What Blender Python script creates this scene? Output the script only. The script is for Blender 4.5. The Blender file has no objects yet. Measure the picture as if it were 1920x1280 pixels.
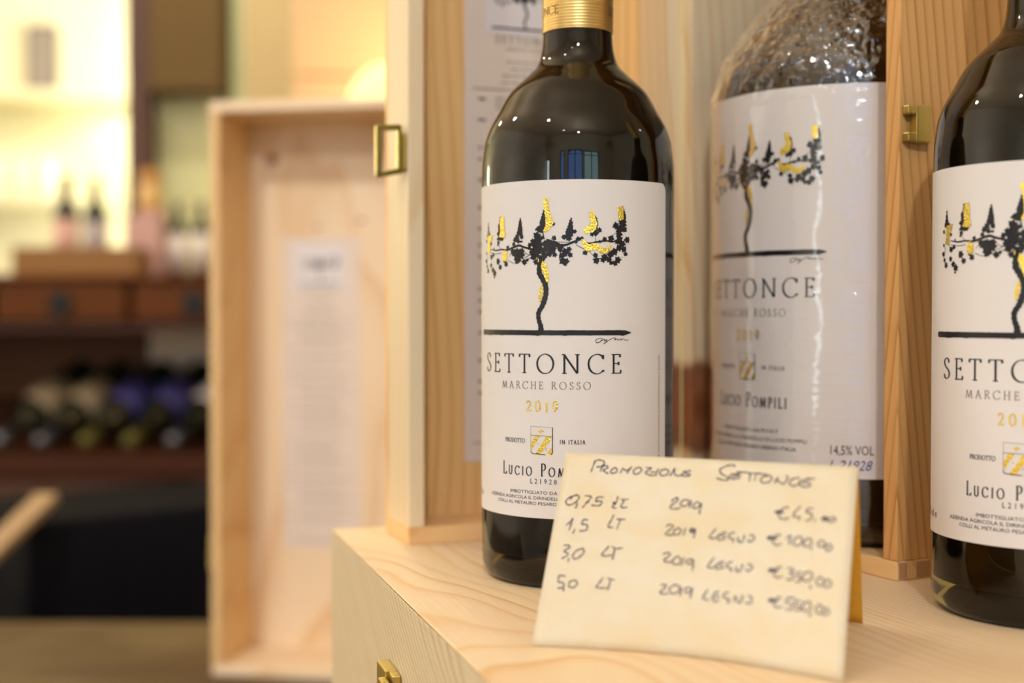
import bpy, bmesh, math, random
from mathutils import Vector, Matrix, noise, geometry

scene = bpy.context.scene
random.seed(11)
ZT = 0.95                      # height of the top of the lying pine case
EYE = ZT + 0.1058
# ------------------------------------------------------------------ camera
cam_d = bpy.data.cameras.new('camera')
cam = bpy.data.objects.new('camera', cam_d)
scene.collection.objects.link(cam)
cam.location = (0, 0, EYE)
cam.rotation_euler = (math.radians(90) - math.atan(52 / 2490), 0, 0)
cam_d.sensor_width = 36
cam_d.lens = 36 * 2490 / 1920
cam_d.clip_start = 0.01
cam_d.dof.use_dof = True
cam_d.dof.focus_distance = 0.490
cam_d.dof.aperture_fstop = 5.0
scene.camera = cam
# ------------------------------------------------------------------ view + world
scene.view_settings.view_transform = 'Standard'
scene.view_settings.look = 'None'
scene.view_settings.gamma = 1
scene.view_settings.use_curve_mapping = False
scene.view_settings.exposure = 0.02
try:
    scene.cycles.use_denoising = True
    scene.cycles.denoiser = 'OPENIMAGEDENOISE'
    scene.cycles.caustics_reflective = False
    scene.cycles.caustics_refractive = False
    scene.cycles.sample_clamp_indirect = 4
    scene.cycles.max_bounces = 8
    scene.cycles.diffuse_bounces = 4
except Exception:
    pass
world = bpy.data.worlds.new('world')
scene.world = world
world.use_nodes = True
world.node_tree.nodes['Background'].inputs[0].default_value = (1.0, 0.85, 0.65, 1)
world.node_tree.nodes['Background'].inputs[1].default_value = 0.05
# ------------------------------------------------------------------ lamps of the shop and added fill lights
def point(name, loc, watts, col=(1, .83, .62), rad=.02):
    l = bpy.data.lights.new(name, 'POINT')
    l.energy = watts; l.color = col; l.shadow_soft_size = rad
    o = bpy.data.objects.new(name, l); scene.collection.objects.link(o); o.location = loc
    return o
def area(name, loc, target, watts, sx, sy, col):
    l = bpy.data.lights.new(name, 'AREA')
    l.shape = 'RECTANGLE'; l.size = sx; l.size_y = sy; l.energy = watts; l.color = col
    o = bpy.data.objects.new(name, l); scene.collection.objects.link(o); o.location = loc
    o.rotation_euler = (Vector(target) - Vector(loc)).to_track_quat('-Z', 'Y').to_euler()
    return o
def add_bounce_fill(loc, aim, watts, col):  # added fill, bounced softly off the ceiling and walls
    l = bpy.data.lights.new('bounce_fill', 'SPOT')
    l.energy = watts; l.color = col; l.spot_size = math.radians(150); l.spot_blend = .5; l.shadow_soft_size = .06
    o = bpy.data.objects.new('bounce_fill', l); scene.collection.objects.link(o); o.location = loc
    o.rotation_euler = Vector(aim).to_track_quat('-Z', 'Y').to_euler()
def aimed_fill(loc, aim, watts, deg, col):
    l = bpy.data.lights.new('case_fill_spot', 'SPOT')
    l.energy = watts; l.color = col; l.spot_size = math.radians(deg); l.spot_blend = .6; l.shadow_soft_size = .03
    o = bpy.data.objects.new('case_fill_spot', l); scene.collection.objects.link(o); o.location = loc
    o.rotation_euler = (Vector(aim)-Vector(loc)).to_track_quat('-Z', 'Y').to_euler()
point('key_spot', (-0.85, -0.22, 2.42), 10, (.97, .96, 1), .03)
point('front_spot', (-0.02, -1.30, 2.20), 46, (.93, .97, 1.04), .04)
point('ceiling_spot', (-0.64, -1.17, 2.42), 2.5, (1, .96, .92), .05)
point('ceiling_spot', (-1.49, 1.16, 2.42), 18, (1, .98, .93), .05)
point('ceiling_spot', (-1.75, 2.50, 2.42), 12, (1, .91, .74), .05)
point('ceiling_spot', (-0.50, 2.25, 2.50), 26, (1, .96, .80), .05)  # extra spot, added to brighten the green wall and pillar
point('ceiling_spot', (2.20, 0.48, 2.42), 1.8, (1, .82, .58), .05)
aimed_fill((-0.80, -0.35, 2.42), (-0.27, 1.2, 1.05), 52, 34, (.97, .98, .97))  # added fill, aimed to brighten the open case further back
add_bounce_fill((-1.3, -1.7, 1.7), (0, 0, 1), 16, (.99, .98, .97))
add_bounce_fill((0.6, -1.6, 1.7), (0, 0, 1), 17, (.99, .98, .97))
add_bounce_fill((-1.9, 0.5, 1.7), (0, 0, 1), 32, (.99, .98, .97))
add_bounce_fill((1.6, 0.5, 1.7), (0, 0, 1), 6, (1, .86, .70))
add_bounce_fill((-1.5, -1.9, 1.3), (-.5, -1, .15), 20, (.99, .98, .97))
add_bounce_fill((1.0, -1.9, 1.3), (.3, -1, .15), 14, (.99, .98, .97))
add_bounce_fill((-2.1, 0.4, 1.3), (-1, .1, .1), 40, (.99, .98, .97))
point('niche_lamp', (-.72, 3.36, 1.70), 14, (1, 1, .98), .05)
point('niche_lamp', (-.72, 3.36, 1.15), 11, (1, 1, .98), .05)
point('niche_lamp', (-2.6, 3.30, 1.55), 14, (1, .96, .70), .05)  # added to brighten the wall mirrored in the front bottle's left edge

# ------------------------------------------------------------------ helpers
def link(o, parent=None):
    scene.collection.objects.link(o)
    if parent: o.parent = parent
    return o
def tag(o, label=None, cat=None, group=None, kind=None):
    if label: o['label'] = label
    if cat: o['category'] = cat
    if group: o['group'] = group
    if kind: o['kind'] = kind
    return o
def empty(name, loc=(0, 0, 0), rz=0.0, label=None, cat=None, group=None):
    o = bpy.data.objects.new(name, None); o.empty_display_size = .05
    o.location = loc; o.rotation_euler = (0, 0, rz)
    link(o); return tag(o, label, cat, group)
def obj(name, bm, mats, parent=None, smooth=False, bevel=0.0):
    me = bpy.data.meshes.new(name)
    bm.normal_update(); bm.to_mesh(me); bm.free()
    if not isinstance(mats, (list, tuple)): mats = [mats]
    for m in mats: me.materials.append(m)
    if smooth:
        for p in me.polygons: p.use_smooth = True
    o = bpy.data.objects.new(name, me); link(o, parent)
    if bevel:
        b = o.modifiers.new('edge', 'BEVEL'); b.width = bevel; b.segments = 2; b.limit_method = 'ANGLE'
    return o
def copy_tree(o, parent=None):
    c = o.copy(); link(c)
    if parent: c.parent = parent
    for ch in list(o.children): copy_tree(ch, c)
    return c
def box(bm, x0, x1, y0, y1, z0, z1, mat=0):
    v = [bm.verts.new(p) for p in ((x0,y0,z0),(x1,y0,z0),(x1,y1,z0),(x0,y1,z0),(x0,y0,z1),(x1,y0,z1),(x1,y1,z1),(x0,y1,z1))]
    for f in ((0,3,2,1),(4,5,6,7),(0,1,5,4),(1,2,6,5),(2,3,7,6),(3,0,4,7)):
        bm.faces.new([v[i] for i in f]).material_index = mat
    return v
def boxbm(*a):
    bm = bmesh.new(); box(bm, *a); return bm
def lathe(bm, prof, seg=64, mat=0, cx=0, cy=0):
    rings = []
    for r, z in prof:
        if r < 1e-6: rings.append([bm.verts.new((cx, cy, z))])
        else: rings.append([bm.verts.new((cx + r*math.cos(2*math.pi*i/seg), cy + r*math.sin(2*math.pi*i/seg), z)) for i in range(seg)])
    for a, b in zip(rings, rings[1:]):
        for i in range(seg):
            j = (i+1) % seg
            if len(a) == 1 and len(b) == 1: continue
            if len(a) == 1: f = bm.faces.new((a[0], b[j], b[i]))
            elif len(b) == 1: f = bm.faces.new((a[i], a[j], b[0]))
            else: f = bm.faces.new((a[i], a[j], b[j], b[i]))
            f.material_index = mat
def tube(bm, pts, rad, seg=10, mat=0, cap=True):
    pts = [Vector(p) for p in pts]
    rings = []
    for i, p in enumerate(pts):
        d = (pts[min(i+1, len(pts)-1)] - pts[max(i-1, 0)]).normalized()
        u = d.orthogonal().normalized()
        if i and rings:
            u = (rings[-1][1] - d * rings[-1][1].dot(d)).normalized()
        w = d.cross(u)
        r = rad[i] if isinstance(rad, (list, tuple)) else rad
        rings.append(([bm.verts.new(p + (u*math.cos(2*math.pi*k/seg) + w*math.sin(2*math.pi*k/seg))*r) for k in range(seg)], u))
    for (a, _), (b, _) in zip(rings, rings[1:]):
        for k in range(seg):
            bm.faces.new((a[k], a[(k+1) % seg], b[(k+1) % seg], b[k])).material_index = mat
    if cap:
        bm.faces.new(rings[0][0][::-1]).material_index = mat
        bm.faces.new(rings[-1][0]).material_index = mat
def catmull(P, n=8):
    P = [Vector(p) for p in P]
    if len(P) < 3: return P
    out = []
    closed = (P[0] - P[-1]).length < 1e-6
    for i in range(len(P)-1):
        p1, p2 = P[i], P[i+1]
        p0 = P[i-1] if i else (P[-2] if closed else p1*2 - p2)
        p3 = P[i+2] if i+2 < len(P) else (P[1] if closed else p2*2 - p1)
        for k in range(n):
            t = k/n
            out.append(.5*((2*p1) + (p2-p0)*t + (2*p0-5*p1+4*p2-p3)*t*t + (3*p1-p0-3*p2+p3)*t*t*t))
    out.append(P[-1])
    return out

# ------------------------------------------------------------------ materials
def newmat(name):
    m = bpy.data.materials.new(name); m.use_nodes = True
    nt = m.node_tree
    return m, nt, nt.nodes['Principled BSDF']
def simple(name, col, rough=.5, metal=0.0, spec=.5, bump=0, bscale=200, coat=0):
    m, nt, b = newmat(name)
    b.inputs['Base Color'].default_value = (*col, 1)
    b.inputs['Roughness'].default_value = rough
    b.inputs['Metallic'].default_value = metal
    b.inputs['Specular IOR Level'].default_value = spec
    b.inputs['Coat Weight'].default_value = coat
    if bump:
        t = nt.nodes.new('ShaderNodeTexCoord'); n = nt.nodes.new('ShaderNodeTexNoise'); n.inputs['Scale'].default_value = bscale
        bp = nt.nodes.new('ShaderNodeBump'); bp.inputs['Strength'].default_value = bump; bp.inputs['Distance'].default_value = .001
        nt.links.new(t.outputs['Object'], n.inputs['Vector']); nt.links.new(n.outputs['Fac'], bp.inputs['Height'])
        nt.links.new(bp.outputs['Normal'], b.inputs['Normal'])
    return m
def emit(name, col, s):
    m, nt, b = newmat(name)
    b.inputs['Base Color'].default_value = (*col, 1)
    b.inputs['Emission Color'].default_value = (*col, 1)
    b.inputs['Emission Strength'].default_value = s
    return m
class NB:
    """small node builder"""
    def __init__(s, nt): s.nt = nt
    def n(s, t, **k):
        x = s.nt.nodes.new(t)
        for a, v in k.items(): setattr(x, a, v)
        return x
    def put(s, sock, v):
        if hasattr(v, 'is_output') or isinstance(v, bpy.types.NodeSocket): s.nt.links.new(v, sock)
        else: sock.default_value = v
    def m(s, op, a, b=0.0, c=0.0):
        x = s.n('ShaderNodeMath', operation=op)
        for i, v in enumerate((a, b, c)):
            if i < len(x.inputs): s.put(x.inputs[i], v)
        return x.outputs[0]
    def noise(s, vec, scale, detail=2, rough=.5):
        x = s.n('ShaderNodeTexNoise'); x.inputs['Scale'].default_value = scale
        x.inputs['Detail'].default_value = detail; x.inputs['Roughness'].default_value = rough
        s.nt.links.new(vec, x.inputs['Vector']); return x.outputs['Fac']
    def mapping(s, vec, scale=(1,1,1), loc=(0,0,0)):
        x = s.n('ShaderNodeMapping'); x.inputs['Scale'].default_value = scale; x.inputs['Location'].default_value = loc
        s.nt.links.new(vec, x.inputs['Vector']); return x.outputs[0]
    def ramp(s, fac, stops):
        x = s.n('ShaderNodeValToRGB'); e = x.color_ramp.elements
        while len(e) < len(stops): e.new(.5)
        for el, (p, c) in zip(e, stops): el.position = p; el.color = (*c, 1) if len(c) == 3 else c
        s.nt.links.new(fac, x.inputs[0]); return x.outputs[0]
    def mix(s, fac, a, b, mode='MIX'):
        x = s.n('ShaderNodeMix', data_type='RGBA', blend_type=mode)
        s.put(x.inputs['Factor'], fac); 
        for k, v in ((6, a), (7, b)):
            if isinstance(v, tuple): x.inputs[k].default_value = (*v, 1)
            else: s.nt.links.new(v, x.inputs[k])
        return x.outputs[2]
def pine(name, axis, light=(.88,.72,.47), dark=(.74,.47,.20), freq=150, centre=(.02,-.06), tilt=(.12,.05), off=(0,0,0), knots=(), amt=.8, rough=.45, wob=.05):
    """pine board: growth rings round a pith that runs nearly along `axis`, cut by the board faces"""
    m, nt, b = newmat(name); B = NB(nt)
    tc = B.n('ShaderNodeTexCoord').outputs['Object']
    vec = B.mapping(tc, loc=off)
    sep = B.n('ShaderNodeSeparateXYZ'); nt.links.new(vec, sep.inputs[0])
    ax = 'XYZ'.index(axis); o = [i for i in range(3) if i != ax]
    A, P, Q = sep.outputs[ax], sep.outputs[o[0]], sep.outputs[o[1]]
    sc = [8, 8, 8]; sc[ax] = 3.0
    low = B.noise(B.mapping(vec, scale=tuple(sc)), 1.0, 2)
    lw = B.m('MULTIPLY', B.m('SUBTRACT', low, .5), wob)
    p = B.m('ADD', B.m('ADD', P, -centre[0]), B.m('ADD', B.m('MULTIPLY', A, tilt[0]), lw))
    q = B.m('ADD', B.m('ADD', Q, -centre[1]), B.m('ADD', B.m('MULTIPLY', A, tilt[1]), lw))
    r = B.m('SQRT', B.m('ADD', B.m('MULTIPLY', p, p), B.m('MULTIPLY', q, q)))
    fs = [28, 28, 28]; fs[ax] = 4
    mid = B.noise(B.mapping(vec, scale=tuple(fs)), 1.0, 2)
    ph = B.m('ADD', B.m('MULTIPLY', r, freq), B.m('MULTIPLY', mid, .45))
    fr = B.m('FRACT', ph)
    ring = B.ramp(fr, [(0, (.02,)*3), (.50, (.05,)*3), (.76, (.38,)*3), (.90, (1,)*3), (.95, (.75,)*3), (1, (.02,)*3)])
    # every ring has its own strength
    fl = B.m('FLOOR', ph)
    wn = B.n('ShaderNodeTexWhiteNoise', noise_dimensions='1D'); nt.links.new(fl, wn.inputs['W'])
    st = B.m('MULTIPLY_ADD', wn.outputs[0], .7, .6)
    fac = B.m('MULTIPLY', B.m('MULTIPLY', ring, st), amt)
    col = B.mix(fac, light, dark)
    hs = [700, 700, 700]; hs[ax] = 18
    fib = B.noise(B.mapping(vec, scale=tuple(hs)), 1.0, 2)
    col = B.mix(B.m('MULTIPLY', B.m('SUBTRACT', fib, .42), .45), col, (dark[0]*1.05, dark[1]*1.1, dark[2]*1.1))
    ps = [7, 7, 7]; ps[ax] = 2.5
    patch = B.noise(B.mapping(vec, scale=tuple(ps), loc=(3.1, 1.7, .4)), 1.0, 2)
    col = B.mix(B.m('MULTIPLY', patch, .35), col, (light[0]*.97, light[1]*.88, light[2]*.74))
    for (kx, ky, kz, kr, ka) in knots:
        d = B.n('ShaderNodeVectorMath', operation='SUBTRACT'); nt.links.new(tc, d.inputs[0]); d.inputs[1].default_value = (kx, ky, kz)
        s = [1, 1, 1]; s[ax] = ka
        ln = B.n('ShaderNodeVectorMath', operation='LENGTH'); nt.links.new(B.mapping(d.outputs[0], scale=tuple(s)), ln.inputs[0])
        dn = B.m('ADD', B.m('DIVIDE', ln.outputs['Value'], kr), B.m('MULTIPLY', B.m('SUBTRACT', mid, .5), .5))
        kc = B.ramp(dn, [(0, (.20,.06,.02)), (.35, (.34,.11,.035)), (.75, (.24,.07,.02)), (1.0, (.55,.27,.09))])
        kf = B.ramp(dn, [(0, (1,1,1)), (.8, (.9,.9,.9)), (1.0, (0,0,0))])
        col = B.mix(kf, col, kc)
    nt.links.new(col, b.inputs['Base Color'])
    b.inputs['Roughness'].default_value = rough
    b.inputs['Specular IOR Level'].default_value = .35
    bp = B.n('ShaderNodeBump'); bp.inputs['Strength'].default_value = .25; bp.inputs['Distance'].default_value = .0004
    nt.links.new(B.m('ADD', fib, B.m('MULTIPLY', fac, -.5)), bp.inputs['Height']); nt.links.new(bp.outputs['Normal'], b.inputs['Normal'])
    return m

def glass_mat(name, tint):
    m, nt, b = newmat(name)
    b.inputs['Base Color'].default_value = (*tint, 1)
    b.inputs['Roughness'].default_value = .02
    b.inputs['IOR'].default_value = 1.5
    b.inputs['Transmission Weight'].default_value = 1
    return m
M = {}
M['glass'] = glass_mat('bottle_glass', (.42, .34, .12))
M['clear'] = glass_mat('clear_glass', (.95, .97, .95))
M['wine'] = simple('red_wine', (.006, .003, .002), .3, spec=.2)
M['darkglass'] = simple('dark_bottle_glass', (.012, .014, .006), .08, spec=.6)
M['ink'] = simple('black_ink', (.012, .011, .014), .35, spec=.4)
M['grey_ink'] = simple('grey_ink', (.11, .095, .085), .6)
M['blue_ink'] = simple('blue_pen_ink', (.03, .03, .26), .5)
M['pencil'] = simple('violet_grey_pen_ink', (.07, .05, .09), .6)
M['gold'] = simple('gold_foil', (1.0, .76, .14), .28, 1.0, bump=.5, bscale=1500)
M['brass'] = simple('brass', (.62, .47, .14), .33, 1.0)
M['cork'] = simple('cork', (.5, .3, .15), .8)
def paper_mat(name, col, bump=.12):
    m, nt, b = newmat(name); B = NB(nt)
    tc = B.n('ShaderNodeTexCoord').outputs['Object']
    n1 = B.noise(B.mapping(tc, scale=(300, 300, 2600)), 1.0, 3)
    n2 = B.noise(B.mapping(tc, scale=(60, 60, 60)), 1.0, 2)
    c = B.mix(n2, (col[0]*.97, col[1]*.965, col[2]*.955), col)
    nt.links.new(c, b.inputs['Base Color'])
    b.inputs['Roughness'].default_value = .62; b.inputs['Specular IOR Level'].default_value = .3
    bp = B.n('ShaderNodeBump'); bp.inputs['Strength'].default_value = bump; bp.inputs['Distance'].default_value = .0002
    nt.links.new(n1, bp.inputs['Height']); nt.links.new(bp.outputs['Normal'], b.inputs['Normal'])
    return m
M['paper'] = paper_mat('label_paper', (.82, .785, .755))
M['sheet'] = paper_mat('sheet_paper', (.85, .73, .62), .05)
M['white'] = paper_mat('white_paper', (.84, .79, .78), .03)
def capsule_mat():
    m, nt, b = newmat('gold_capsule'); B = NB(nt)
    tc = B.n('ShaderNodeTexCoord').outputs['Object']
    sep = B.n('ShaderNodeSeparateXYZ'); nt.links.new(tc, sep.inputs[0])
    s = B.m('SINE', B.m('MULTIPLY', sep.outputs[2], 5200))
    n = B.noise(B.mapping(tc, scale=(40, 40, 3500)), 1.0, 2)
    b.inputs['Base Color'].default_value = (.80, .55, .20, 1)
    b.inputs['Metallic'].default_value = 1; b.inputs['Roughness'].default_value = .36
    bp = B.n('ShaderNodeBump'); bp.inputs['Strength'].default_value = .35; bp.inputs['Distance'].default_value = .0003
    nt.links.new(B.m('ADD', B.m('MULTIPLY', s, .4), n), bp.inputs['Height']); nt.links.new(bp.outputs['Normal'], b.inputs['Normal'])
    return m
M['capsule'] = capsule_mat()
M['brass_dark'] = simple('dark_brass', (.40, .30, .08), .3, 1.0)
def card_mat(name, col, trans):
    m, nt, b = newmat(name); B = NB(nt)
    tc = B.n('ShaderNodeTexCoord').outputs['Object']
    n1 = B.noise(B.mapping(tc, scale=(45, 45, 70)), 1.0, 3, .6)
    n2 = B.noise(B.mapping(tc, scale=(130, 130, 160)), 1.0, 3)
    f = B.ramp(n1, [(.35, (0,0,0)), (.68, (1,1,1))])
    c = B.mix(f, col, (col[0]*.985, col[1]*.90, col[2]*.74))
    c = B.mix(B.m('MULTIPLY', n2, .3), c, (col[0], col[1]*.95, col[2]*.85))
    nt.links.new(c, b.inputs['Base Color']); b.inputs['Roughness'].default_value = .7; b.inputs['Specular IOR Level'].default_value = .25
    out = nt.nodes['Material Output']
    tr = B.n('ShaderNodeBsdfTranslucent'); tr.inputs[0].default_value = (.95, .62, .12, 1)
    mx = B.n('ShaderNodeMixShader'); mx.inputs[0].default_value = trans
    nt.links.new(b.outputs[0], mx.inputs[1]); nt.links.new(tr.outputs[0], mx.inputs[2]); nt.links.new(mx.outputs[0], out.inputs['Surface'])
    return m
M['card'] = card_mat('parchment_card', (.88, .82, .65), .12)
M['card_back'] = card_mat('golden_card', (.86, .47, .05), .12)
def film_mat():
    m, nt, b = newmat('cellophane'); B = NB(nt)
    nt.nodes.remove(b)
    tc = B.n('ShaderNodeTexCoord').outputs['Object']
    sep = B.n('ShaderNodeSeparateXYZ'); nt.links.new(tc, sep.inputs[0])
    sh = B.n('ShaderNodeMapRange'); sh.inputs[1].default_value = .186; sh.inputs[2].default_value = .212; nt.links.new(sep.outputs[2], sh.inputs[0])
    n1 = B.noise(B.mapping(tc, scale=(34, 34, 420)), 1.0, 3, .55)      # fine level creases of the stretched film
    n3 = B.noise(B.mapping(tc, scale=(150, 150, 150)), 1.0, 2, .6)
    vo = B.n('ShaderNodeTexVoronoi'); vo.inputs['Scale'].default_value = 230
    wv = B.n('ShaderNodeVectorMath', operation='ADD'); nt.links.new(tc, wv.inputs[0])
    nz = B.n('ShaderNodeTexNoise'); nz.inputs['Scale'].default_value = 90; nt.links.new(tc, nz.inputs['Vector'])
    sc = B.n('ShaderNodeVectorMath', operation='SCALE'); nt.links.new(nz.outputs['Color'], sc.inputs[0]); sc.inputs['Scale'].default_value = .012
    nt.links.new(sc.outputs[0], wv.inputs[1]); nt.links.new(wv.outputs[0], vo.inputs['Vector'])
    n2 = vo.outputs['Distance']
    h = B.m('ADD', B.m('MULTIPLY', n1, .55), B.m('MULTIPLY', sh.outputs[0], B.m('ADD', B.m('MULTIPLY', n2, 1.5), B.m('MULTIPLY', n3, 2.2))))
    bp = B.n('ShaderNodeBump'); bp.inputs['Strength'].default_value = .85; bp.inputs['Distance'].default_value = .0011
    nt.links.new(h, bp.inputs['Height'])
    g = B.n('ShaderNodeBsdfGlossy'); g.inputs['Color'].default_value = (1, 1, 1, 1); g.inputs['Roughness'].default_value = .06
    nt.links.new(bp.outputs['Normal'], g.inputs['Normal'])
    t = B.n('ShaderNodeBsdfTransparent'); t.inputs[0].default_value = (.97, .96, .95, 1)
    fr = B.n('ShaderNodeFresnel'); fr.inputs['IOR'].default_value = 1.55
    nt.links.new(bp.outputs['Normal'], fr.inputs['Normal'])
    geo = B.n('ShaderNodeNewGeometry')
    mx = B.n('ShaderNodeMixShader')
    nt.links.new(B.m('MULTIPLY', B.m('MULTIPLY', fr.outputs[0], B.m('MULTIPLY_ADD', sh.outputs[0], 1.6, 1.25)), B.m('SUBTRACT', 1.0, geo.outputs['Backfacing'])), mx.inputs[0])
    nt.links.new(t.outputs[0], mx.inputs[1]); nt.links.new(g.outputs[0], mx.inputs[2])
    nt.links.new(mx.outputs[0], nt.nodes['Material Output'].inputs['Surface'])
    return m
M['film'] = film_mat()

# ------------------------------------------------------------------ printing: flat art in millimetres, later bent onto a surface
class Art:
    def __init__(s): s.bm = bmesh.new()
    def poly(s, pts, mat=0):
        tri = geometry.tessellate_polygon([[Vector((p[0], p[1], 0)) for p in pts]])
        vs = [s.bm.verts.new((p[0], p[1], 0)) for p in pts]
        for t in tri:
            try: s.bm.faces.new([vs[i] for i in t]).material_index = mat
            except ValueError: pass
    def ribbon(s, pts, width, mat=0):
        """pts 2D; width a number, a list or a function of the direction"""
        P = [Vector((p[0], p[1])) for p in pts]
        prev = None
        for i, p in enumerate(P):
            d = P[min(i+1, len(P)-1)] - P[max(i-1, 0)]
            if d.length < 1e-9: d = Vector((1, 0))
            d.normalize(); n = Vector((-d.y, d.x))
            w = width(d) if callable(width) else (width[i] if isinstance(width, list) else width)
            a = s.bm.verts.new((*(p + n*w*.5), 0)); b = s.bm.verts.new((*(p - n*w*.5), 0))
            if prev:
                s.bm.faces.new((prev[0], prev[1], b, a)).material_index = mat
            prev = (a, b)
    def rect(s, x0, y0, x1, y1, mat=0):
        s.poly([(x0, y0), (x1, y0), (x1, y1), (x0, y1)], mat)
    def sans(s, body, x0, x1, y, h, mat=0, align='FIT', slant=0.0, rot=0.0, space=1.0):
        """plain lettering with the built-in face, cap height h, squeezed to x0..x1"""
        c = bpy.data.curves.new('t', 'FONT'); c.body = body; c.size = 1; c.resolution_u = 2; c.space_character = space
        o = bpy.data.objects.new('t', c); scene.collection.objects.link(o)
        bpy.context.view_layer.update()
        me = bpy.data.meshes.new_from_object(o.evaluated_get(bpy.context.evaluated_depsgraph_get()))
        bpy.data.objects.remove(o); bpy.data.curves.remove(c)
        xs = [v.co.x for v in me.vertices]; lo, hi = min(xs), max(xs)
        k = (x1-x0)/(hi-lo) if align == 'FIT' else h/.72
        vs = []
        for v in me.vertices:
            px = (v.co.x-lo)*k; py = v.co.y*h/.72
            px += py*slant
            vs.append(s.bm.verts.new((x0+px*math.cos(rot)-py*math.sin(rot), y+px*math.sin(rot)+py*math.cos(rot), 0)))
        for p in me.polygons:
            try: s.bm.faces.new([vs[i] for i in p.vertices]).material_index = mat
            except ValueError: pass
        bpy.data.meshes.remove(me)
    def glyph(s, ch, x, y, h, sx, thick, thin, mat=0):
        G = GLYPHS[ch]
        ca, sa = math.cos(math.radians(14)), math.sin(math.radians(14))
        def pen(d): return h*(thin + (thick-thin)*min(1, abs(d.x*sa - d.y*ca))**1.5)
        for st in G[1]:
            curve = len(st) > 2
            P = [(x+p[0]*h*sx, y+p[1]*h) for p in st]
            if curve and ch not in 'NMA': P = [tuple(q) for q in catmull(P, 7)]
            else:
                Q = []
                for a, b in zip(P, P[1:]): Q += [(a[0]+(b[0]-a[0])*k/6, a[1]+(b[1]-a[1])*k/6) for k in range(6)]
                P = Q+[P[-1]]
            s.ribbon(P, pen, mat)
        return G[0]*h*sx
    def serif(s, text, x0, x1, y, h, thick=.115, thin=.045, sx=1.0, small=0, mat=0):
        """roman capitals spread over x0..x1; small: height of small capitals for lower-case letters"""
        W = []
        for ch in text:
            hh = h if (ch.isupper() or not small) else small
            W.append((.38*h*sx if ch == ' ' else GLYPHS[ch.upper()][0]*hh*sx, hh))
        gap = ((x1-x0) - sum(w for w, _ in W))/max(1, len(text)-1)
        x = x0
        for ch, (w, hh) in zip(text, W):
            if ch != ' ': s.glyph(ch.upper(), x, y, hh, sx, thick*(1 if hh == h else h/hh*.85), thin*(1 if hh == h else h/hh), mat)
            x += w + gap
    def leaf(s, x, y, r, rot, mat=0):
        rad = [1, .62, .9, .55, .85, .5, .55, .5, .85, .55, .9, .62]
        s.poly([(x+r*q*math.cos(rot+i*math.pi/6), y+r*q*math.sin(rot+i*math.pi/6)) for i, q in enumerate(rad)], mat)
    def shifted(s, kx, ky, dx, dy):
        for v in s.bm.verts: v.co.x = v.co.x*kx+dx; v.co.y = v.co.y*ky+dy
        return s
    def slices(s, step):
        xs = [v.co.x for v in s.bm.verts]; x = math.floor(min(xs)/step)*step
        while x < max(xs):
            g = s.bm.verts[:] + s.bm.edges[:] + s.bm.faces[:]
            bmesh.ops.bisect_plane(s.bm, geom=g, plane_co=(x, 0, 0), plane_no=(1, 0, 0), dist=1e-5)
            x += step
    def onto_cylinder(s, r, z0, ang, step=1.6):
        s.slices(step)
        for v in s.bm.verts:
            t = v.co.x*.001/r + ang
            v.co = Vector((r*math.sin(t), -r*math.cos(t), z0 + v.co.y*.001))
        bmesh.ops.recalc_face_normals(s.bm, faces=s.bm.faces[:])
        for f in s.bm.faces:
            c = f.calc_center_median(); f.normal_update()
            if f.normal.x*c.x + f.normal.y*c.y < 0: f.normal_flip()
        return s.bm
    def onto_plane(s, o, ex, ey):
        o, ex, ey = Vector(o), Vector(ex), Vector(ey)
        for v in s.bm.verts: v.co = o + ex*(v.co.x*.001) + ey*(v.co.y*.001)
        return s.bm
def ell(cx, cy, rx, ry, n=9):
    return [(cx+rx*math.cos(2*math.pi*i/n+1.57), cy+ry*math.sin(2*math.pi*i/n+1.57)) for i in range(n)] + [(cx+rx*math.cos(1.57), cy+ry*math.sin(1.57))]
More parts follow.
